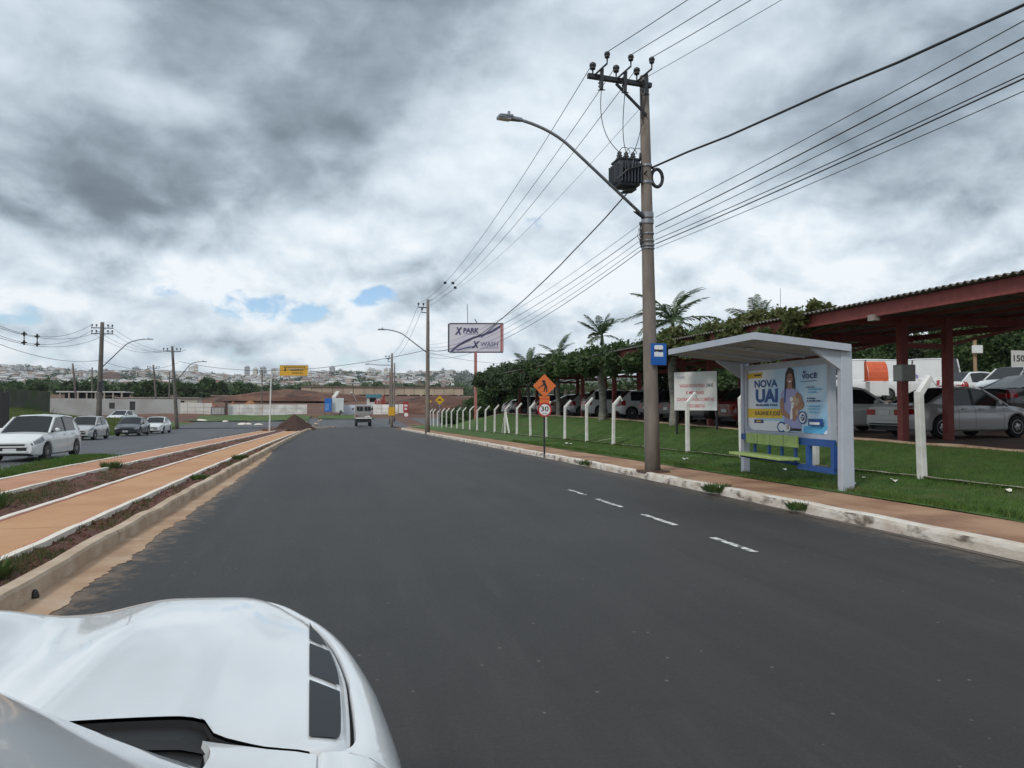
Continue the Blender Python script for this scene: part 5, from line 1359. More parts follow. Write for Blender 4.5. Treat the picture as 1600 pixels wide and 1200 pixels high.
def wall(name, label, pa, pb, Ya, Yb, top_a, top_b, m, cat='wall', thick=.22, npan=0, bot=None, gap=.02, group=None):
    a = aty(pa, 640, Ya); b = aty(pb, 640, Yb); za = aty(pa, top_a, Ya).z; zb_ = aty(pb, top_b, Yb).z
    ga = min(gz(a.x, a.y), gz(b.x, b.y)) - .25
    t = thing(name, label, cat, (a.x, a.y, ga), 0, group); d = Vector((b.x - a.x, b.y - a.y, 0)); L = d.length; d.normalize()
    n = npan or 1
    for k in range(n):
        u0 = L * k / n + (gap if npan else 0); u1 = L * (k + 1) / n - (gap if npan else 0); h0 = za - ga + (zb_ - za) * k / n; h1 = za - ga + (zb_ - za) * (k + 1) / n
        off = .035 * (k % 2) if npan else 0; o = Vector((-d.y, d.x, 0)) * off
        mb = MB().prism([(u0, 0), (u1, 0), (u1, h1), (u0, h0)], tuple(o), tuple(d), (0, 0, 1), -thick)
        mb.build('sheet_panel' if npan else 'wall_body', m, t)
        if npan:
            r = MB()
            for z in (.35, .68): r.prism([(u0, h0 * z), (u1, h1 * z), (u1, h1 * z + .05), (u0, h0 * z + .05)], tuple(o - Vector((-d.y, d.x, 0)) * .0), tuple(d), (0, 0, 1), .04)
            r.build('rail', m, t.children[-1])
    return t, d, L, za - ga


wall('retaining_wall', 'dark weed stained wall on top of the grassy bank at the left', 8, 78, 88, 96, 607, 612, GREYW)
WW = mat('yard_wall', (.58, .56, .53), .9, (.48, .45, .42), .35, c3=(.33, .25, .19), s3=.12, lo3=.6, hi3=.8, coord='World')
t, d, L, h = wall('yard_wall', 'long dirty white yard wall behind the leaning power poles', 66, 282, 122, 134, 622, 624, WW)
wall('yard_wall', 'lower right part of the white yard wall, reaching to the gate', 280, 331, 134, 133, 629, 630, WW, npan=4)
for px, py in ((175, 634), (207, 634)):
    q = aty(px, py, 121); s = thing('wall_board', f'small dark board leaning on the white yard wall, {"left" if px == 175 else "right"} of the pair', 'board', q); MB().box((0, 0, 0), (.75, .08, 1.3 if px == 207 else .9)).build('board', mat('dark_board', (.03, .03, .03), .7), s)


def shed():
    a = aty(95, 622, 150); b = aty(198, 622, 152); g_ = gz(a.x, a.y); t = thing('long_shed', 'long low open shed with a pale flat roof behind the white yard wall', 'shed', (a.x, a.y, g_)); L = b.x - a.x
    za = aty(95, 613, 150).z - g_; DW = mat('shed_dark', (.035, .037, .042), .9)
    MB().box((L / 2, 2, za + .1), (L + 1, 6, .22)).build('roof', mat('shed_roof', (.50, .50, .49), .6, (.4, .4, .39), .4), t); MB().box((L / 2, 4, za / 2), (L, .3, za)).build('back_wall', DW, t)
    MB().box((L * .22, 1.5, za * .45), (L * .40, .3, za * .9)).build('wall', DW, t); MB().box((L * .75, 1.2, za * .42), (L * .25, .3, za * .84)).build('wall', mat('shed_cream', (.40, .36, .28), .9), t)
    for k in range(8): MB().box((L * (k + .1) / 7.2, -.8, za / 2), (.25, .25, za)).build('column', M_CONC, t)
    MB().box((L * .80, .95, za * .62), (3.0, .1, .9)).build('opening', DW, t)


shed()
q = aty(245, 632, 146); t = thing('low_house', 'cream low building behind the white yard wall, left of the pale lamp pole', 'building', (q.x, q.y, gz(q.x, q.y)))
z_ = aty(245, 622, 146).z - gz(q.x, q.y)
MB().box((0, 3, z_ / 2), (13.5, 5, z_)).build('wall', mat('house_cream', (.50, .47, .42), .9, (.42, .38, .33), .4), t); MB().box((0, 3, z_ + .08), (14.2, 5.6, .18)).build('roof', M_CONC, t)
for x in (-4, .5, 4): MB().box((x, .45, z_ * .62), (1.1, .12, .8)).build('window', M_GLASS, t)
# hoardings round the building site
HG = 'white hoardings round the building site'
t = thing('site_gate', 'grey metal gate leaf between the yard wall and the stained white hoarding', 'gate', aty(330, 648, 131)); g0 = aty(330, 648, 131); g1 = aty(351, 648, 131); w_ = g1.x - g0.x; hg_ = aty(330, 636, 131).z - g0.z
for k in range(4): MB().box((w_ * (k + .5) / 4, 0, hg_ / 2), (w_ / 4 - .05, .04, hg_ * .9)).build('gate_panel', mat('gate_grey', (.40, .40, .40), .6, (.33, .33, .33), 1), t)
fr = MB()
for z in (.04, hg_): fr.bar((0, -.03, z), (w_, -.03, z), .08, .08)
for x in (0, w_): fr.bar((x, -.03, 0), (x, -.03, hg_), .08, .08)
fr.build('gate_frame', M_DARKM, t)
q = aty(353.5, 648, 130.5); t = tag(MB().box((q.x, q.y, q.z + .95), (.38, .3, 2.5)).build('gate_post', mat('rust_dark', (.07, .045, .035), .8)), 'dark rusty gate post at the left end of the stained white hoarding', 'post')
wall('hoarding', 'long white hoarding with an orange mud stain, left of the dark soil heap', 356, 480, 131, 133, 632, 632, M_HOARD, 'hoarding', .06, 7, group=HG)
wall('hoarding', 'white and pale blue hoarding behind the grey truck', 530, 582, 131, 131, 633, 632, mat('hoarding_pale', (.56, .60, .66), .6, (.50, .54, .60), .6), 'hoarding', .06, 4, group=HG)
wall('hoarding', 'white hoarding between the truck and the pole with the yellow plate', 583, 622, 130, 129, 632, 632, M_HOARD, 'hoarding', .06, 3, group=HG)
q = aty(627, 647, 127); t = thing('site_notice', 'narrow white notice board left of the tall red sign', 'sign board', (q.x, q.y, q.z)); MB().box((0, 0, .95), (.9, .05, 1.5)).build('board', M_WHITE, t); MB().box((-.35, .05, .2), (.07, .07, 1.2)).build('leg', M_DARKM, t); MB().box((.35, .05, .2), (.07, .07, 1.2)).build('leg', M_DARKM, t)


def container():
    a = aty(519, 643, 129); b = aty(537, 643, 129); w = b.x - a.x; g_ = gz(a.x, a.y); top = aty(525, 622.5, 129).z - g_
    t = thing('site_container', 'white site container standing at the end of the road beside a blue panel', 'container', (a.x, a.y, g_))
    C_ = mat('container_white', (.66, .68, .69), .5, (.60, .62, .63), 1); b_ = MB().box((w / 2, 1.4, top / 2 + .3), (w, 2.6, top - .5)); b_.build('box', C_, t)
    for k in range(9): MB().box((w * (k + .5) / 9, .08, top / 2 + .3), (w / 9 * .45, .05, top - .75)).build('rib', C_, t)
    MB().box((w * .75, .06, .75), (.4, .04, .22)).build('label_plate', M_DARKM, t)
    for x in (.3, w - .3): MB().box((x, 1.4, .1), (.3, 2.2, .5)).build('foot', M_CONC, t)
    a = aty(507, 645, 128.5); b = aty(518, 645, 128.5); w2 = b.x - a.x; t2 = thing('blue_banner', 'blue panel with pale lettering left of the white site container', 'banner', (a.x, a.y, g_)); BB = mat('banner_blue', (.012, .13, .46), .5)
    MB().box((w2 / 2, 0, top * .5 + .35), (w2, .06, top * .78)).build('panel', BB, t2); MB().box((.06, .05, top * .45), (.07, .07, top * .9)).build('leg', M_DARKM, t2); MB().box((w2 - .06, .05, top * .45), (.07, .07, top * .9)).build('leg', M_DARKM, t2)
    PL = flat('banner_pale', (.36, .56, .75)); rnd = random.Random(3); mb = MB()
    for j in range(5):
        x = .12
        while x < w2 * .62: l = rnd.uniform(.06, .16); mb.box((x + l / 2, -.035, top * (.66 - .08 * j)), (l, .008, .09)); x += l + .04
    mb.build('lettering', PL, t2)


container()


def works():
    """unfinished long concrete hall across the end of the road, with the cut earth below it"""
    Y = 212; a = aty(470, 612, Y); b = aty(724, 612, Y); g_ = 2.0; t = thing('concrete_hall', 'long tan unfinished concrete building stretching behind the hoardings', 'building', (a.x, a.y, g_)); L = b.x - a.x
    zb_ = aty(540, 616.5, Y).z - g_; zt_ = aty(540, 605, Y).z - g_; TN = mat('hall_tan', (.40, .31, .24), .9, (.34, .26, .20), .2, c3=(.45, .38, .27), s3=.05); TN2 = mat('hall_tan_pale', (.46, .37, .28), .9, (.40, .31, .23), .2)
    n = 16
    for k in range(n): MB().box((L * (k + .5) / n, .05 * (k % 2), (zb_ + zt_) / 2), (L / n - .12, .4, zt_ - zb_)).build('wall_panel', TN if k % 5 else TN2, t)
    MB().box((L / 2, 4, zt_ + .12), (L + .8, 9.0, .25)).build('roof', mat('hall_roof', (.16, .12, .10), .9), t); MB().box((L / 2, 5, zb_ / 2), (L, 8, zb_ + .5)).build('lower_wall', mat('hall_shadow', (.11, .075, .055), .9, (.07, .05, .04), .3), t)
    for k in range(13): MB().box((L * (k + .2) / 12.6, -.1, zb_ / 2), (.5, .5, zb_)).build('column', TN, t)
    SO = mat('cut_earth', (.105, .048, .034), .95, (.20, .105, .066), .35, lo=.46, hi=.70, c3=(.050, .028, .022), s3=.16, lo3=.48, hi3=.62, bump=.9, bscale=.9, coord='World', bdist=.6, stretch=(.6, .6, 2.2))
    def heap(label, px, pyb, pyt, Yh, rx, ry, m, seed=0, cat='soil heap', name='soil_heap', group=None, flatp=1.0):
        c = aty(px, pyb, Yh); c.z = gz(c.x, c.y) - .15; h = aty(px, pyt, Yh).z - c.z; rnd = random.Random(seed); mb = MB()
        def g(u, v_):
            r = u; a_ = v_; k = max(0, 1 - r) ** flatp; n_ = .10 * math.sin(5 * a_ + seed) + .07 * math.sin(11 * a_ + 2 * seed) + .05 * math.sin(23 * a_ + r * 9)
            return (rx * r * (1 + n_) * math.cos(a_), ry * r * (1 + n_) * math.sin(a_), h * k * (1 + .10 * math.sin(7 * a_ + 6 * r + seed) * r) + .04 * h * math.sin(13 * a_ + 17 * r) * r * (1 - r) * 4)
        mb.grid(g, [0, .08, .16, .26, .38, .5, .62, .74, .86, 1.0], [2 * math.pi * k / 36 for k in range(37)])
        o = mb.build(name, m, None, True, c); return tag(o, label, cat, group)
    heap('broad bank of cut red earth rising behind the long stained hoarding', 452, 644, 608, 185, 17, 9, SO, 1, 'earth bank', 'earth_bank', flatp=.55)
    heap('bank of cut red earth below the left end of the tan concrete building', 505, 644, 613, 192, 13, 8, SO, 4, 'earth bank', 'earth_bank', flatp=.5)
    heap('red earth bank on the right behind the slim power pole and yellow signs', 690, 650, 617, 150, 14, 8, SO, 7, 'earth bank', 'earth_bank', flatp=.5)
    heap('low red earth bank behind the tall red sign', 650, 652, 626, 138, 6.5, 5, SO, 9, 'earth bank', 'earth_bank', flatp=.6)
    for i, (px, top, r, lab) in enumerate(((391, 625, 3.0, 'orange earth pile showing over the stained hoarding'), (330, 627, 2.5, 'small reddish earth pile above the grey gate'), (318, 628, 2.0, 'small red rubble pile left of the grey gate'), (364, 627, 2.2, 'low earth pile between the gate post and the orange pile'))):
        heap(lab, px, 646, top, 141, r, 2.0, mat('orange_earth', (.36, .19, .09), .95, (.24, .11, .06), 1, bump=.4) if i == 0 else mat('red_rubble', (.26, .12, .075), .95, (.17, .08, .055), 1, bump=.4), 11 + i)
    heap('dark brown soil heap dumped on the tip of the central reserve', 460, 666, 647.5, 80, 2.15, 1.3, mat('dark_heap', (.052, .030, .024), .98, (.080, .044, .033), 5, bump=.9, bscale=16, bdist=.05), 21, flatp=.9)
    # the slanting props, blue roofed shed, red barrier
    for px0, py0, px1, py1, w, lab in ((521, 622, 528, 612, .9, 'white slanting chute above the white site container'), (549, 613, 556, 627, .35, 'pale slanting prop leaning on the tan building')):
        a = aty(px0, py0, 175); b = aty(px1, py1, 178); o = MB().bar((0, 0, 0), b - a, w, .3).build('slanting_prop', mat('prop_pale', (.52, .50, .46), .8), None, loc=a); tag(o, lab, 'prop')
    a = aty(574, 632, 165); g_ = gz(a.x, a.y); t = thing('site_hut', 'small site hut with a turquoise roof below the tan building', 'hut', (a.x, a.y, g_)); w = aty(594, 632, 165).x - a.x; h1 = aty(574, 621, 165).z - g_; h2 = aty(574, 616, 165).z - g_
    MB().box((w / 2, 1.5, h1 / 2), (w, 3, h1)).build('wall', mat('hut_white', (.55, .54, .52), .8), t); MB().box((w * .42, -.05, h1 * .72), (w * .5, .1, h1 * .42)).build('window', M_GLASS, t)
    MB().prism([(-.3, 0), (w + .3, 0), (w + .1, h2 - h1), (-.1, h2 - h1)], (0, -.3, h1), (1, 0, 0), (0, 0, 1), -3.4).build('roof', mat('hut_roof', (.05, .20, .25), .6), t)
    a = aty(585, 632, 150); w = aty(603, 632, 150).x - a.x; g_ = gz(a.x, a.y); t = thing('red_barrier', 'row of red site barriers behind the white hoarding right of the truck', 'barrier', (a.x, a.y, g_)); hb = aty(585, 624.5, 150).z - g_
    for k in range(4): MB().box((w * (k + .5) / 4, 0, hb * .5), (w / 4 - .12, .3, hb * (.95 - .1 * (k % 2)))).build('barrier_panel', mat('barrier_red', (.30, .045, .04), .7, (.22, .04, .035), 1), t)
    MB().box((w * .8, .2, hb * .9), (.5, .4, hb * 1.0)).build('barrier_post', MATS['barrier_red'], t)


works()
# kerb rubble at the tip of the reserve, verge grass across the junction
for i, (px, py, s) in enumerate(((488, 668, .30), (494, 664, .36), (499, 659, .30), (484, 672, .22), (502, 657, .26), (478, 660, .2))):
    q = at(px, py); o = MB().lathe([(s * .7, -.05), (s, s * .2), (s * .6, s * .65), (s * .2, s * .72)], (0, 0, 0), 'Z', 7).build('concrete_lump', M_LKERB, None, loc=q, rot=(.1 * i, .2, i)); tag(o, f'broken pale kerb lump at the tip of the central reserve, {["nearest", "beside the kerb end", "third along the row", "smallest, next to the kerb", "farthest along the row", "beside the soil heap"][i]}', 'rubble', 'rubble at the kerb end')
for i, (px, py, s) in enumerate(((316, 658, .8), (352, 660, .45), (378, 664, .6), (389, 664, .4), (404, 665, .6))):
    q = at(px, py); o = MB().lathe([(s * .8, -.05), (s, .08), (s * .7, .24), (s * .2, .28)], (0, 0, 0), 'Z', 7).build('concrete_lump', M_EDGE, None, loc=q, rot=(0, .1, i * 2)); tag(o, f'pale rubble lump on the left road bend, {["leftmost", "second from left", "middle", "second from right", "rightmost"][i]} of five', 'rubble', 'rubble on the bend')
mb = MB(); mb.grid(lambda x, y: (x, y, zr(y) + .10 + .08 * wob(x * .5, y * .5)), frange(-26, -3.5, .8), frange(112, 129, .8)); struct('junction_verge', mb, M_VERGE, True)
mb = MB(); mb.grid(lambda x, y: (x, y, zr(y) + .10 + .06 * wob(x * .5, y * .5)), frange(-2.2, 6.5, .7), frange(118, 128, .8)); struct('junction_verge', mb, M_VERGE, True)
mb = MB(); mb.grid(lambda x, y: (x, y, zr(y) + .02 + .10 * wob(x * .5, y * .5)), frange(10, 40, .9), frange(86, 96, .8)); struct('corner_verge', mb, M_LAWN, True)
# ------------------------------------------------------------------ woods and the town on the far slope


def wood():
    C_ = []; Rr = []
    for k in range(1500):
        y = random.uniform(235, 860); x = random.uniform(-.62 * y - 30, .30 * y); r = random.uniform(1.1, 1.9) * (1 + y / 420)
        if y < 330 and x > -.25 * y: continue
        if y < 300: r *= .7
        C_.append((x, y, zr(y) + r * random.uniform(.5, 1.05))); Rr.append(r)
    o = leaves('far_wood', leaf_cloud(C_, Rr, 120000, 1.25, .85, .7), M_LEAF[0]); tag(o, 'belt of dark green woodland below the town on the far slope', 'wood', kind='stuff')


wood()
for i in range(15):
    px = 62 + 23.5 * i + random.uniform(-7, 7); dep = random.uniform(172, 226); q = atd(px, 620, dep); h = random.uniform(3.2, 5.0) * (.75 if px < 180 else 1.0)
    if 395 < px < 430: h *= .7
    clump_tree(f'dark green tree in the belt behind the white yard wall, {ORD[i]} from the left', (q.x, q.y, gz(q.x, q.y) - .2), h, h * .72, 1700, .45, M_LEAF[(0, 1, 2, 0)[i % 4]], 'trees behind the yard wall', low=.1, clumps=12)
HW = [mat('house_white', (.68, .66, .64), .9), mat('house_cream_far', (.58, .53, .46), .9), mat('house_pink', (.50, .40, .35), .9), mat('house_grey', (.36, .36, .37), .9), mat('house_tan', (.40, .31, .23), .9)]
HR_ = [mat('roof_clay', (.24, .11, .075), .9), mat('roof_brown', (.17, .10, .08), .9), mat('roof_grey', (.22, .22, .23), .9), mat('roof_pale', (.50, .50, .49), .9)]
WIN = mat('far_window', (.05, .06, .075), .3)


def far_z(x, y): z = zr(y); return z + (6 * math.sin(x * .006) + 4 * math.sin(x * .017 + 2) if y > 900 else 0)


def house_geo(mb, c, w, d, h, hip, mi_w=0, mi_r=1):
    x, y, z = c; mb.box((x, y, z + h / 2 - 1.5), (w, d, h + 3), mi_w); e = .5; r = hip
    v = [(x - w / 2 - e, y - d / 2 - e, z + h), (x + w / 2 + e, y - d / 2 - e, z + h), (x + w / 2 + e, y + d / 2 + e, z + h), (x - w / 2 - e, y + d / 2 + e, z + h), (x - w * .28, y, z + h + r), (x + w * .28, y, z + h + r)]
    mb.add(v, [(0, 1, 5, 4), (1, 2, 5), (2, 3, 4, 5), (3, 0, 4), (3, 2, 1, 0)], mi_r)


def town():
    pts = []
    tries = 0
    while len(pts) < 2900 and tries < 20000:
        tries += 1; y = 760 + 1430 * random.random() ** 1.25; x = random.uniform(-.60, .16) * y
        if math.sin(x * .011 + y * .006) + math.sin(x * .027 - y * .013 + 1) * .8 < -.95: continue        # parks and gullies
        pts.append((y, x))
    pts.sort(); stuff = MB()
    protos = {}
    kinds = [('white', 0), ('cream', 1), ('pinkish', 2), ('grey', 3), ('tan', 4)]; roofs = [('clay red', 0), ('brown', 1), ('grey', 2), ('pale', 3)]
    for i, (y, x) in enumerate(pts):
        kw = random.choices(range(5), (40, 22, 14, 12, 12))[0]; kr = random.choices(range(4), (22, 12, 22, 44))[0]; w = random.uniform(7, 14); d = random.uniform(8, 12); h = random.choice((4.2, 5.4, 6.8, 8.2)); hip = random.uniform(.3, 1.7)
        if i < 290:
            mb = MB(); house_geo(mb, (0, 0, 0), w, d, h, hip)
            t = thing('far_house', f'small {kinds[kw][0]} house with a {roofs[kr][0]} roof on the near edge of the far town', 'house', (x, y, far_z(x, y)), random.uniform(-.5, .5), f'{kinds[kw][0]} houses with {roofs[kr][0]} roofs in the far town')
            me = mb; wl = MB(); rf = MB(); wl.box((0, 0, h / 2 - 1.5), (w, d, h + 3)); e = .5
            rf.add([(-w / 2 - e, -d / 2 - e, h + .03), (w / 2 + e, -d / 2 - e, h + .03), (w / 2 + e, d / 2 + e, h + .03), (-w / 2 - e, d / 2 + e, h + .03), (-w * .28, 0, h + hip), (w * .28, 0, h + hip)], [(0, 1, 5, 4), (1, 2, 5), (2, 3, 4, 5), (3, 0, 4), (3, 2, 1, 0)])
            wl.build('wall', HW[kw], t); rf.build('roof', HR_[kr], t)
        else: house_geo(stuff, (x, y, far_z(x, y)), w, d, h, hip, kw, 5 + kr)
    o = stuff.build('far_town', HW + HR_); tag(o, 'mass of small pale houses climbing the far slope to the skyline', 'town', kind='stuff')
    # towers
    T_ = [(28, 571, 12, 3), (47, 575, 8, 0), (78, 573, 6, 0), (165, 577, 6, 4), (212, 574, 10, 3), (230, 577, 7, 1), (300, 573, 10, 0), (306, 571, 6, 1), (386, 573, 8, 3), (399, 576, 7, 1), (411, 574, 9, 3), (428, 577, 8, 1), (437, 580, 8, 0), (519, 573.5, 8, 3), (526, 580, 14, 1), (531, 577, 6, 0), (578, 575.5, 6, 0), (581, 577, 14, 0), (590, 579, 14, 1), (603, 576, 8, 1), (640, 580, 9, 0), (656, 580, 10, 3), (692, 576, 5, 3), (696, 581, 9, 0), (555, 582, 14, 3), (268, 579, 8, 0), (140, 579, 9, 0)]
    for i, (px, top, wpx, k) in enumerate(T_):
        Y = 1750 + (i * 137) % 420; c = aty(px, 590, Y); g_ = far_z(c.x, Y) - 2; h = aty(px, top, Y).z - g_; w = wpx / F * Y * .93
        t = thing('apartment_tower', f'{["white", "cream", "pinkish", "grey", "tan"][k]} apartment block on the town skyline', 'apartment block', (c.x, Y, g_), R((i * 37) % 30 - 15), f'{["white", "cream", "pinkish", "grey", "tan"][k]} apartment blocks on the skyline')
        MB().box((0, 0, h / 2), (w, w * .8, h)).build('wall', HW[k], t); MB().box((w * .1, 0, h + 1.2), (w * .4, w * .4, 2.6)).build('roof_tank', HW[3], t)
        nb = max(2, int(h / 7)); 
        wm = MB()
        for j in range(nb):
            for u in (-.28, .05, .33): wm.box((u * w, -w * .402, h * (j + .6) / nb), (w * .16, .3, 2.4))
        wm.build('window_row', WIN, t)
    C_ = []; Rr = []
    for k in range(1500):
        y = random.uniform(860, 2200); x = random.uniform(-.60, .18) * y; r = random.uniform(3.5, 8)
        if math.sin(x * .011 + y * .006) + math.sin(x * .027 - y * .013 + 1) * .8 > -.6 and random.random() < .45: continue
        C_.append((x, y, far_z(x, y) + r * .5)); Rr.append(r)
    o = leaves('town_trees', leaf_cloud(C_, Rr, 34000, 2.2, .8, .7), M_LEAF[2]); tag(o, 'dark green trees scattered between the houses of the far town', 'trees', kind='stuff')
    q = aty(172, 600, 1150); t = thing('far_hall', 'large brown roofed hall standing among the far houses behind the dark lamp pole', 'hall', (q.x, q.y, far_z(q.x, q.y) - 2)); w = 27; wl = MB().box((0, 0, 5), (w, 16, 14)); wl.build('wall', HW[1], t)
    MB().prism([(-w / 2 - 1, 0), (w / 2 + 1, 0), (w / 2 - 4, 9), (-w / 2 + 8, 9)], (0, -9, 12.05), (1, 0, 0), (0, 0, 1), -18).build('roof', HR_[1], t)


town()
# ------------------------------------------------------------------ thin damp air between the road and the town
hm = bpy.data.materials.new('air'); hm.use_nodes = True; hm.node_tree.nodes.clear(); HN = NT(hm.node_tree)
ho = HN.node('ShaderNodeOutputMaterial'); pv = HN.node('ShaderNodeVolumePrincipled'); pv.inputs['Color'].default_value = (.86, .91, .97, 1); pv.inputs['Density'].default_value = HAZE; pv.inputs['Anisotropy'].default_value = .0
HN.link(pv.outputs[0], ho.inputs['Volume'])
hz_ = MB().box((0, 0, 79), (12600, 12800, 162)).build('haze', hm); hz_['kind'] = 'stuff'; hz_['label'] = 'thin pale damp air over the road and the far town'

# ------------------------------------------------------------------ grass, weeds, litter


def blades(name, label, pts, hgt, wd, m, kind='stuff', lean=.45):
    n = len(pts); p = np.asarray(pts); a = rng.random(n) * 2 * np.pi; h = hgt * (.5 + rng.random(n)); s = np.stack([np.cos(a), np.sin(a), 0 * a], 1) * (wd * (.6 + .8 * rng.random(n)))[:, None]
    b = rng.random(n) * 2 * np.pi; l = np.stack([np.cos(b), np.sin(b), 0 * b], 1) * (h * lean * rng.random(n))[:, None]; up = np.stack([0 * h, 0 * h, h], 1)
    v = np.stack([p - s, p + s, p + up * .6 + l * .4 + s * .6, p + up + l], 1).reshape(-1, 3)
    o = link(name, raw_mesh(name, v, np.arange(n * 4), m)); return tag(o, label, 'grass', kind=kind)


def scatter(n, x0, x1, y0, y1, off=0.0, bias=1.6, keep=None):
    out = []
    while len(out) < n:
        y = y0 + (y1 - y0) * random.random() ** bias; x = random.uniform(x0, x1)
        if keep and not keep(x, y): continue
        out.append((x, y, gz(x, y) + off))
    return out


blades('lawn_grass', 'short mown green grass on the lawn beside the pavement', scatter(90000, 8.55, 13.8, 5.5, 34, .0, 1.5, lambda x, y: x > sw_back(y) + .02 + .10 * random.random() and wob(x * .9 + 3, y * .7) < .62 + .3 * random.random()), .050, .006, M_BLADE)
blades('edge_grass', 'ragged longer grass along the pavement edge and fence line', [(sw_back(y) + random.gauss(.07, .08), y, gz(9, y) - .01) for y in (5.5 + 30 * random.random() ** 1.3 for _ in range(14000))] + [(10.73 + random.gauss(0, .10), y, gz(10.7, y)) for y in (6 + 30 * random.random() ** 1.3 for _ in range(9000))], .075, .006, M_BLADE)


M_DRYB = mat('dry_blade', (.060, .085, .024), .8, (.12, .105, .045), 2.0, trans=.25, coord='World')


def patch_keep(s, thr): return lambda x, y: wob(x * s, y * s * .6) + .5 * wob(x * 3 * s, y * 2 * s) > thr


soil_g = lambda pts: [(x, y, soil_fn(x, y) - .01) for x, y, z in pts]
blades('reserve_weeds', 'patchy weeds growing on the red soil of the central reserve', soil_g(scatter(3000, -5.55, -4.32, 9, 45, 0, 1.3, patch_keep(.9, .30))) + soil_g(scatter(2000, -3.06, -2.62, 6, 40, 0, 1.5, patch_keep(1.1, .25))) + soil_g([(random.gauss(-5.15, .28), random.gauss(14.2, .8), 0) for _ in range(2600)]) + soil_g([(random.gauss(-2.9, .12), 6.6 + 2.2 * random.random(), 0) for _ in range(1800)]), .055, .006, M_DRYB)
blades('road_edge_grass', 'clump of green grass beside the white hatchback at the edge of the left carriageway', [(random.gauss(-7.6, .30), 19.5 + 7.5 * random.random() ** .8, -.06) for _ in range(12000)] + [(random.gauss(-7.2, .12), 17 + 40 * random.random(), zr(30) * 0 - .0 - .02) for _ in range(0)], .10, .009, M_BLADE)
blades('bank_grass', 'rough yellowish green grass on the bank beyond the parked cars', scatter(60000, -40, -17.2, 30, 92, 0, 1.0), .22, .022, mat('bank_blade', (.085, .125, .024), .8, (.13, .145, .045), .8, trans=.3, coord='World'))


def tuft(label, c, n, r, h, m=M_WEED, cat='weed', group=None, name='weed_tuft'):
    a = rng.random(n) * 2 * np.pi; rr = r * np.sqrt(rng.random(n)); p = np.stack([rr * np.cos(a), rr * np.sin(a) * .7, 0 * rr], 1); hh = h * (.35 + .8 * rng.random(n)); out = np.stack([np.cos(a), np.sin(a), 0 * a], 1) * (hh * .8 * rng.random(n))[:, None]
    s = np.stack([-np.sin(a), np.cos(a), 0 * a], 1) * .010; up = np.stack([0 * a, 0 * a, hh], 1)
    v = np.stack([p - s * .5, p + out * .5 + up * .62 - s * 1.3, p + out + up, p + out * .5 + up * .62 + s * 1.3], 1).reshape(-1, 3)
    o = link(name, raw_mesh(name, v, np.arange(n * 4), m), None, c); return tag(o, label, cat, group)


q = at(1122, 772); tuft('dark weed tuft growing from the right kerb below the bus shelter', (RK - .03, q.y, zr(q.y) + .05), 420, .24, .15)
q = at(1252, 795); tuft('smaller pale weed tuft in the right kerb, nearer the camera', (RK - .03, q.y, zr(q.y) + .04), 260, .18, .13)
q = at(902, 730); tuft('weed tuft at the white kerb beside the speed limit sign', (RK - .02, q.y, zr(q.y) + .05), 200, .25, .14)
for i, (x, y, s, lab) in enumerate(((-5.55, 21.0, .22, 'weed tuft on the white edge of the far cycle path'), (-2.72, 16.8, .16, 'small weed tuft by the left kerb, half way along'), (-2.75, 24.0, .2, 'weed tuft by the left kerb further away'), (-5.1, 12.6, .34, 'leafy weed clump on the soil between the cycle paths at the left edge'), (-2.95, 7.3, .22, 'leafy weed clump beside the left kerb, nearest the camera'))):
    tuft(lab, (x, y, zr(y) + .08), 260, s, s * .9)
# soil clods
cl = MB(); rnd = random.Random(5)
for k in range(1500):
    x = rnd.choice((rnd.uniform(-5.55, -4.35), rnd.uniform(-3.08, -2.6))); y = 6 + 30 * rnd.random() ** 1.7; s = rnd.uniform(.012, .045) * (1.6 if rnd.random() < .05 else 1); c = Vector((x, y, soil_fn(x, y) + s * .2))
    pts = [c + Vector((rnd.uniform(-1, 1), rnd.uniform(-1, 1), rnd.uniform(-.3, 1))).normalized() * s for _ in range(5)]
    cl.add([c + Vector((s, 0, 0)), c + Vector((0, s * .9, 0)), c + Vector((-s * .9, .1 * s, 0)), c + Vector((.1 * s, -s, 0)), c + Vector((.1 * s, 0, s * .8))], [(0, 1, 4), (1, 2, 4), (2, 3, 4), (3, 0, 4)])
tag(cl.build('soil_clods', M_SOIL), 'loose red soil clods on the central reserve', 'soil clods', kind='stuff')
PAP = mat('paper', (.70, .68, .60), .9)
for i, (px, py, s, lab) in enumerate(((1257, 733, .20, 'white paper scrap lying on the grass under the bench'), (1225, 737, .11, 'small white scrap on the grass left of the bench paper'), (1071, 720, .12, 'white scrap on the grass between the tall pole and the shelter'), (889, 696, .26, 'pale scrap on the grass below the fence near the speed sign'), (1350, 750, .06, 'tiny white scrap on the grass right of the shelter post'), (1396, 755, .13, 'pale scrap on the grass right of the shelter post'), (1331, 760, .10, 'pale scrap at the foot of the near shelter post'), (1575, 771, .10, 'pale scrap on the grass near the right edge'))):
    q = at(px, py); mb = MB(); mb.grid(lambda u, v_: (u * s, v_ * s, .02 + .25 * s * (math.sin(u * 4 + i) * math.cos(v_ * 3 + i) + .4)), [-.6, -.3, 0, .3, .6], [-.5, -.2, .1, .5]); o = mb.build('paper_scrap', PAP, None, True, q + Vector((0, 0, .03)), (.05, .05, i)); tag(o, lab, 'litter', 'litter on the lawn')
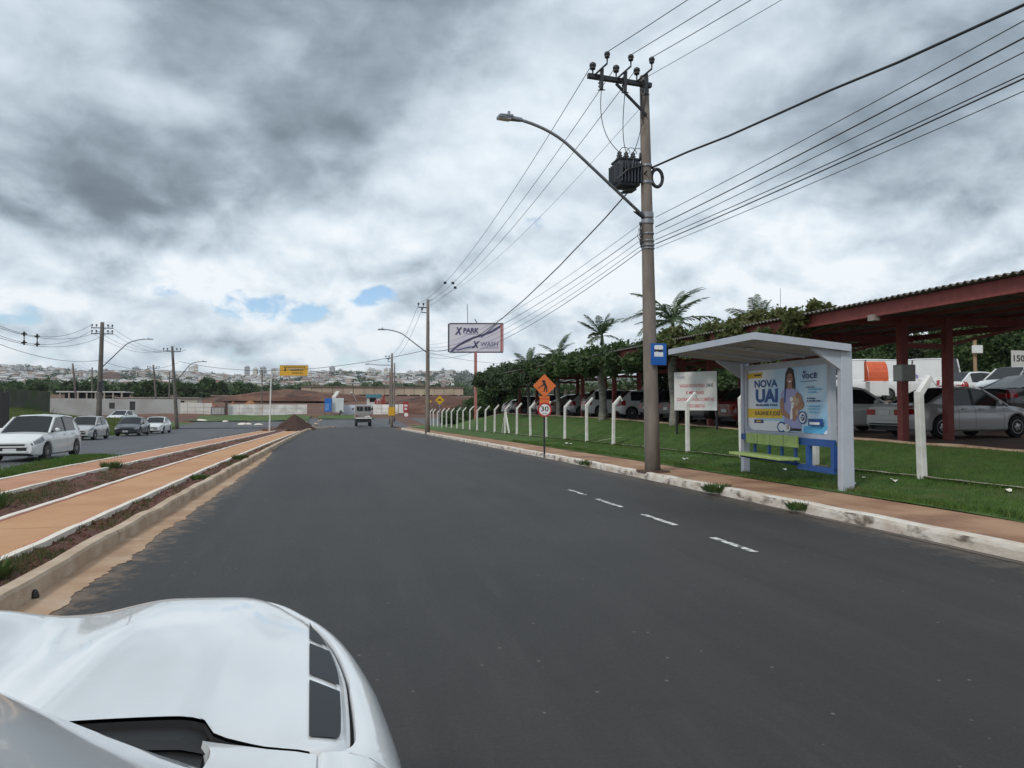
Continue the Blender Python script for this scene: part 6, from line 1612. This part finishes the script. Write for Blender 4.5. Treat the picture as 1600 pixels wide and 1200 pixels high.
q = at(955, 694); o = MB().grid(lambda u, v_: (u, v_ * (.12 * math.sin(math.pi * min(1, (u + .62) / 1.24)) + .01), .12 + .16 * (u + .6) ** .8 if u > -.6 else .12), [-.6, -.4, -.2, 0, .2, .4, .58], [-1, -.3, .3, 1]).build('fallen_leaf', mat('pale_leaf', (.30, .38, .20), .6, (.2, .28, .12), 4), None, True, q, (0, 0, -.1)); tag(o, 'big pale fallen palm leaf lying on the grass between two fence posts', 'leaf')
q = at(43, 934); o = MB().lathe([(.03, 0), (.035, .02), (.026, .055), (.01, .075)], (0, 0, 0), 'Z', 8).build('dark_rag', M_BLKP, None, loc=(LK + .02, 6.95, .0)); tag(o, 'small dark rag stuffed at the foot of the left kerb', 'rag')
#PART5
# ------------------------------------------------------------------ the white car the picture is taken from
def own_car():
    CX = -.76
    t = thing('white_suv', 'white car bonnet with black side stripes at the lower left, right beside the camera', 'car', (CX, 0, 0))
    WP = mat('own_white', (.72, .73, .74), .26, (.685, .695, .70), 1.2, coat=.85, spec=.5, c3=(.57, .54, .50), s3=1.1, lo3=.60, hi3=.85, bump=.012, bscale=3, bdist=.02)
    BK = M_BLKP; ST = mat('stripe_black', (.014, .018, .023), .5, coat=.0, spec=.3)
    XR = [(-2.2, .80), (-1.0, .90), (.6, .905), (1.1, .91), (1.45, .915), (1.75, .90), (2.0, .865), (2.2, .825), (2.4, .775), (2.55, .725), (2.66, .655), (2.74, .55), (2.79, .38), (2.80, .0)]
    def smooth1(tab, y, r):
        xs, vs = [p[0] for p in tab], [p[1] for p in tab]
        return float(sum(np.interp(y + r * k, xs, vs) for k in (-1, -.75, -.5, -.25, 0, .25, .5, .75, 1)) / 9)
    def halfw(y): return smooth1(XR, y, min(.10, max(0.0, (2.80 - y) * .8)))
    HE = [(1.40, .795), (1.55, .80), (1.85, .797), (2.1, .765), (2.3, .715), (2.45, .66), (2.56, .58), (2.63, .46), (2.66, .30), (2.67, .0)]
    def hoodw(y): return smooth1(HE, y, min(.09, max(0.0, (2.67 - y) * .8)))
    def hedge(y):
        e = hoodw(y); r = .075; d = r - (y - 1.41)
        return e - (r - math.sqrt(max(0, r * r - d * d))) if d > 0 else e
    def ss(a, b, x): return sst((x - a) / (b - a))
    def hz(x, y):
        """bonnet height: two power domes with a valley between, falling away to the nose and the edges"""
        ax = abs(x)
        z = 1.012 - .030 * (y - 1.4) - .022 * (max(0, y - 2.0) / .6) ** 2 - .050 * (ax / .8) ** 3
        dome = ss(.02, .28, ax) * (1 - ss(.48, .68, ax)); z += .036 * dome
        z -= .9 * max(0, y - 2.50) ** 1.8
        return z
    ys_ = [1.411, 1.415, 1.42, 1.43, 1.44, 1.455, 1.47, 1.485, 1.51] + frange(1.55, 2.45, .06) + [2.50, 2.54, 2.58, 2.61, 2.635, 2.655, 2.666]
    us = [-1, -.985, -.96, -.93] + frange(-.88, .88, .03) + [.93, .96, .985, 1]
    def rear_y(x): return -.028 * (abs(x) / .8) ** 2 + .0 if True else 0
    def hp(u, y, off=0.0):
        x = u * hoodw(y)
        x = math.copysign(abs(u) * hedge(y), u)
        y += .058 * (1 - ss(.53, .566, abs(x))) * (1 - sst((y - 1.411) / .22))
        return (x, y, hz(x, y) + off - .012 * max(0, (abs(u) - .985) / .015) - .006 * max(0, (abs(u) - .93) / .07) ** 2)
    mb = MB(); mb.grid(hp, us, ys_, flip=False)
    bon = mb.build('bonnet', WP, t, True)
    lip = MB()
    for u in (-1, 1):
        lip.grid(lambda k, y: (hp(u, y)[0], hp(u, y)[1], hp(u, y)[2] - .05 * k), [0, 1], ys_, flip=(u < 0))
    lip.build('bonnet_lip', WP, bon); rl = MB(); rl.grid(lambda k, u: (hp(u, ys_[0])[0], hp(u, ys_[0])[1] - .002, hp(u, ys_[0])[2] - .006 - .05 * k), [0, 1], us); rl.build('rear_seal', M_RUB, bon)
    # black stripe decals near the outer edges
    for s in (1, -1):
        def dp(k, v_, ya, yb, sl):
            yi = ya + (yb - ya) * v_; xi = .722 - .018 * (yi - 1.43) / .9 * 1.4; xo = min(hoodw(yi - sl), hedge(max(1.41, yi - sl))) - .018
            x = xi + (xo - xi) * k; y = yi - sl * k
            return (s * x, y, hz(x, y) + .0035)
        for ya, yb in ((1.462, 1.785), (1.825, 2.085), (2.125, 2.33)):
            def q(k, v_, ya=ya, yb=yb):
                sl = .065 if ya > 1.5 else .065 * v_
                return dp(k, v_, ya, yb, sl)
            MB().grid(q, [0, .25, .5, .75, 1], frange(0, 1, .1), flip=(s < 0)).build('stripe', ST, bon, True)
    # wings wrap the bonnet and meet in the nose: loft between the shut line and the body outline
    OUT = [(.905, .95), (.91, 1.1), (.915, 1.3), (.915, 1.405), (.915, 1.412), (.915, 1.418), (.915, 1.43), (.915, 1.455), (.915, 1.50), (.912, 1.60), (.90, 1.77), (.885, 1.9), (.85, 2.1), (.80, 2.3), (.735, 2.46), (.65, 2.58), (.52, 2.68), (.36, 2.745), (.18, 2.78), (0, 2.79)]
    INN = [(.735, .95), (.735, 1.1), (.735, 1.3), (.735, 1.405)] + [(hedge(y) + (.0035 if y > 1.6 else .006), y + (.0035 if y > 2.5 else -.004 if y < 1.45 else 0)) for y in (1.412, 1.418, 1.43, 1.455, 1.50, 1.60, 1.75, 1.86, 2.06, 2.26, 2.42, 2.545, 2.62, 2.652)] + [(.15, 2.672), (0, 2.674)]
    def along(tab, q):
        i = min(int(q), len(tab) - 2); f = q - i; P_ = [Vector(tab[max(0, min(len(tab) - 1, i + j))]) for j in (-1, 0, 1, 2)]
        return .5 * (2 * P_[1] + (P_[2] - P_[0]) * f + (2 * P_[0] - 5 * P_[1] + 4 * P_[2] - P_[3]) * f * f + (3 * P_[1] - P_[0] - 3 * P_[2] + P_[3]) * f ** 3)
    for s in (1, -1):
        PR = [(.0, -.060), (.018, -.012), (.05, -.006), (.14, -.007), (.30, -.010), (.52, -.024), (.72, -.050), (.88, -.092), (.97, -.150), (1.0, -.23), (1.0, -.33), (.985, -.44), (.97, -.58)]
        def wing(k, q):
            i = along(INN, q); o = along(OUT, q); f, dz = PR[int(k)]; zi = hz(i.x, max(1.41, min(i.y, 2.66)))
            p = i.lerp(o, f); return (s * p.x, p.y, zi + dz * (1 + .5 * sst((q - 15) / 4)))
        mb = MB(); mb.grid(wing, range(len(PR)), frange(3, 19, .125), flip=(s < 0))
        mb.grid(lambda k, q: wing(k, q) if k > 0 else (s * .7345, wing(1, q)[1], hz(.7345, 1.41) - .0055), range(0, len(PR)), frange(0, 3, .25), flip=(s < 0))
        smooth_angle(mb.build('wing', WP, t), 60)
        # slightly flared wheel-arch lip hugging the wing
        ar = MB()
        def arch(k, a):
            cy, cz, r = 1.62, .27, .44; o_ = [-.004, .016, .026, .020][int(k)]; dr = [.095, .05, .0, -.03][int(k)]
            y = cy + (r + dr) * math.cos(a); z = cz + (r + dr) * math.sin(a)
            return (s * (halfw(min(y, 2.5)) - .004 + o_), y, z)
        ar.grid(arch, range(4), [math.pi * j / 24 for j in range(25)], flip=(s > 0)); smooth_angle(ar.build('arch_flare', WP, t), 60)
        rims = wheel_parts(.36); wo = thing('wheel', None, None, (s * .76, 1.66, .36), R(90) if s < 0 else R(-90)); wo.parent = t; wo.rotation_euler = (0, 0, 0) if s > 0 else (0, 0, math.pi)
        for me in rims: o = link('tyre' if me is rims[0] else 'rim', me, wo, None, (0, 0, R(-90)))
        # body side and door behind the wing
        d = MB(); d.grid(lambda k, y: (s * (halfw(y) - [.10, .02, 0, .012, .03][int(k)]), y, [1.00, .93, .74, .50, .28][int(k)]), range(5), frange(-2.2, 1.0, .1), flip=(s < 0)); smooth_angle(d.build('door', WP, t), 50)
        # screen pillar: a broad white panel rising back from the bonnet corner
        A0 = Vector((s * .548, 1.215, 1.045)); A1 = Vector((s * .50, .62, 1.405)); A2 = Vector((s * .46, .18, 1.60)); B0 = Vector((s * .72, 1.16, .99)); B1 = Vector((s * .615, .48, 1.33)); B2 = Vector((s * .52, .10, 1.57))
        def pil(k, q):
            a = A0.lerp(A1, q) if q <= 1 else A1.lerp(A2, q - 1); b = B0.lerp(B1, q) if q <= 1 else B1.lerp(B2, q - 1)
            p = a.lerp(b, k); n = Vector((s * .5, .2, .6)).normalized(); return p + n * (.018 * math.sin(math.pi * k))
        mb = MB(); mb.grid(pil, [0, .05, .15, .3, .5, .7, .85, .95, 1], [j / 8 for j in range(17)], flip=(s < 0)); mb.grid(lambda k, q: pil(0, q) + Vector((-s * .02, -.01, -.03)) * k, [0, 1], [j / 8 for j in range(17)], flip=(s > 0)); mb.build('pillar', WP, t, True)
        gl = MB(); gl.grid(lambda k, y: (s * (.60 - .10 * k), y - .25 * k + (.0), .99 + .56 * k), [0, 1], [.45, -.2, -.9, -1.6], flip=(s < 0)); gl.build('side_window', M_GLASS, t)
    # scuttle: white corner panels, black plastic cowl, windscreen
    for s in (1, -1):
        mb = MB()
        def scu(x, v_): 
            yb = 1.405; y = 1.02 + (yb - 1.02) * v_
            z = hz(min(x, .80), 1.41) - .0015 + .004 * (1 - v_) * sst((.8 - x) / .2) - .004 * sst((x - .69) / .04)
            x -= .045 * (1 - v_) * sst((.68 - x) / .1) + .03 * max(0, (v_ - .8) / .2) ** 2 * sst((.64 - x) / .07)
            return (s * x, y, z)
        mb.grid(scu, [.572, .577, .585, .6, .62, .65, .7, .72, .7355], frange(0, 1, .0625), flip=(s < 0)); 
        mb.grid(lambda k, v_: (scu(.572, v_)[0] - s * .010 * k, scu(.572, v_)[1], scu(.572, v_)[2] - .05 * k), [0, 1], frange(0, 1, .0625), flip=(s > 0)); mb.build('scuttle_corner', WP, t, True)
    mb = MB(); mb.grid(lambda x, y: (x, y, hz(x, 1.41) - .020 - .035 * math.sin(math.pi * sst((1.47 - y) / .42))), frange(-.545, .545, .05), [1.03, 1.12, 1.2, 1.28, 1.34, 1.40, 1.45, 1.495]); mb.build('cowl', BK, t, True)
    # dark sheets laid under the bonnet shut lines, standing in for shade in the gaps
    gap = MB(); gap.grid(lambda x, y: (x, y, hz(min(abs(x), .78), 1.41) - .024), frange(-.81, .81, .06), [1.385, 1.40, 1.42, 1.44], flip=False); gap.build('gap_shade', M_RUB, t, True)
    for s in (1, -1):
        g2 = MB(); g2.grid(lambda k, q: (s * (along(INN, q).x - .012 + .030 * k), along(INN, q).y - (.012 - .03 * k) * sst((q - 14) / 3), hz(along(INN, q).x, max(1.41, min(along(INN, q).y, 2.66))) - .030), [0, 1], frange(3, 19, .125), flip=(s < 0)); g2.build('gap_shade', M_RUB, t)
    ws = MB(); ws.grid(lambda x, q: (x * (.548 - .06 * q), 1.20 - 1.02 * q + .05 * (1 - x * x), 1.03 + .56 * q), frange(-1, 1, .2), frange(0, 1, .125), flip=True); ws.build('windscreen', M_GLASS, t, True)
    for x0, x1 in ((-.46, .12), (.02, .50)): MB().tube([(x0, 1.28, 1.0), (x1 - .1, 1.22, 1.055), (x1, 1.215, 1.06)], [.012, .010, .006], 6).build('wiper', M_RUB, t)
    ro = MB(); ro.grid(lambda x, y: (x * (.47 + .02 * y * 0), y, 1.60 + .05 * (1 - x * x) - .04 * max(0, -y - 1.2)), frange(-1, 1, .25), [.18, 0, -.4, -1, -1.6, -2.1], flip=True); ro.build('roof', WP, t, True)
    # nose
    MB().box((0, 0.2, .35), (1.5, 4.4, .25)).build('underbody', BK, t); MB().box((0, 2.2, .62), (1.3, .8, .5)).build('engine_bay', BK, t)


own_car()
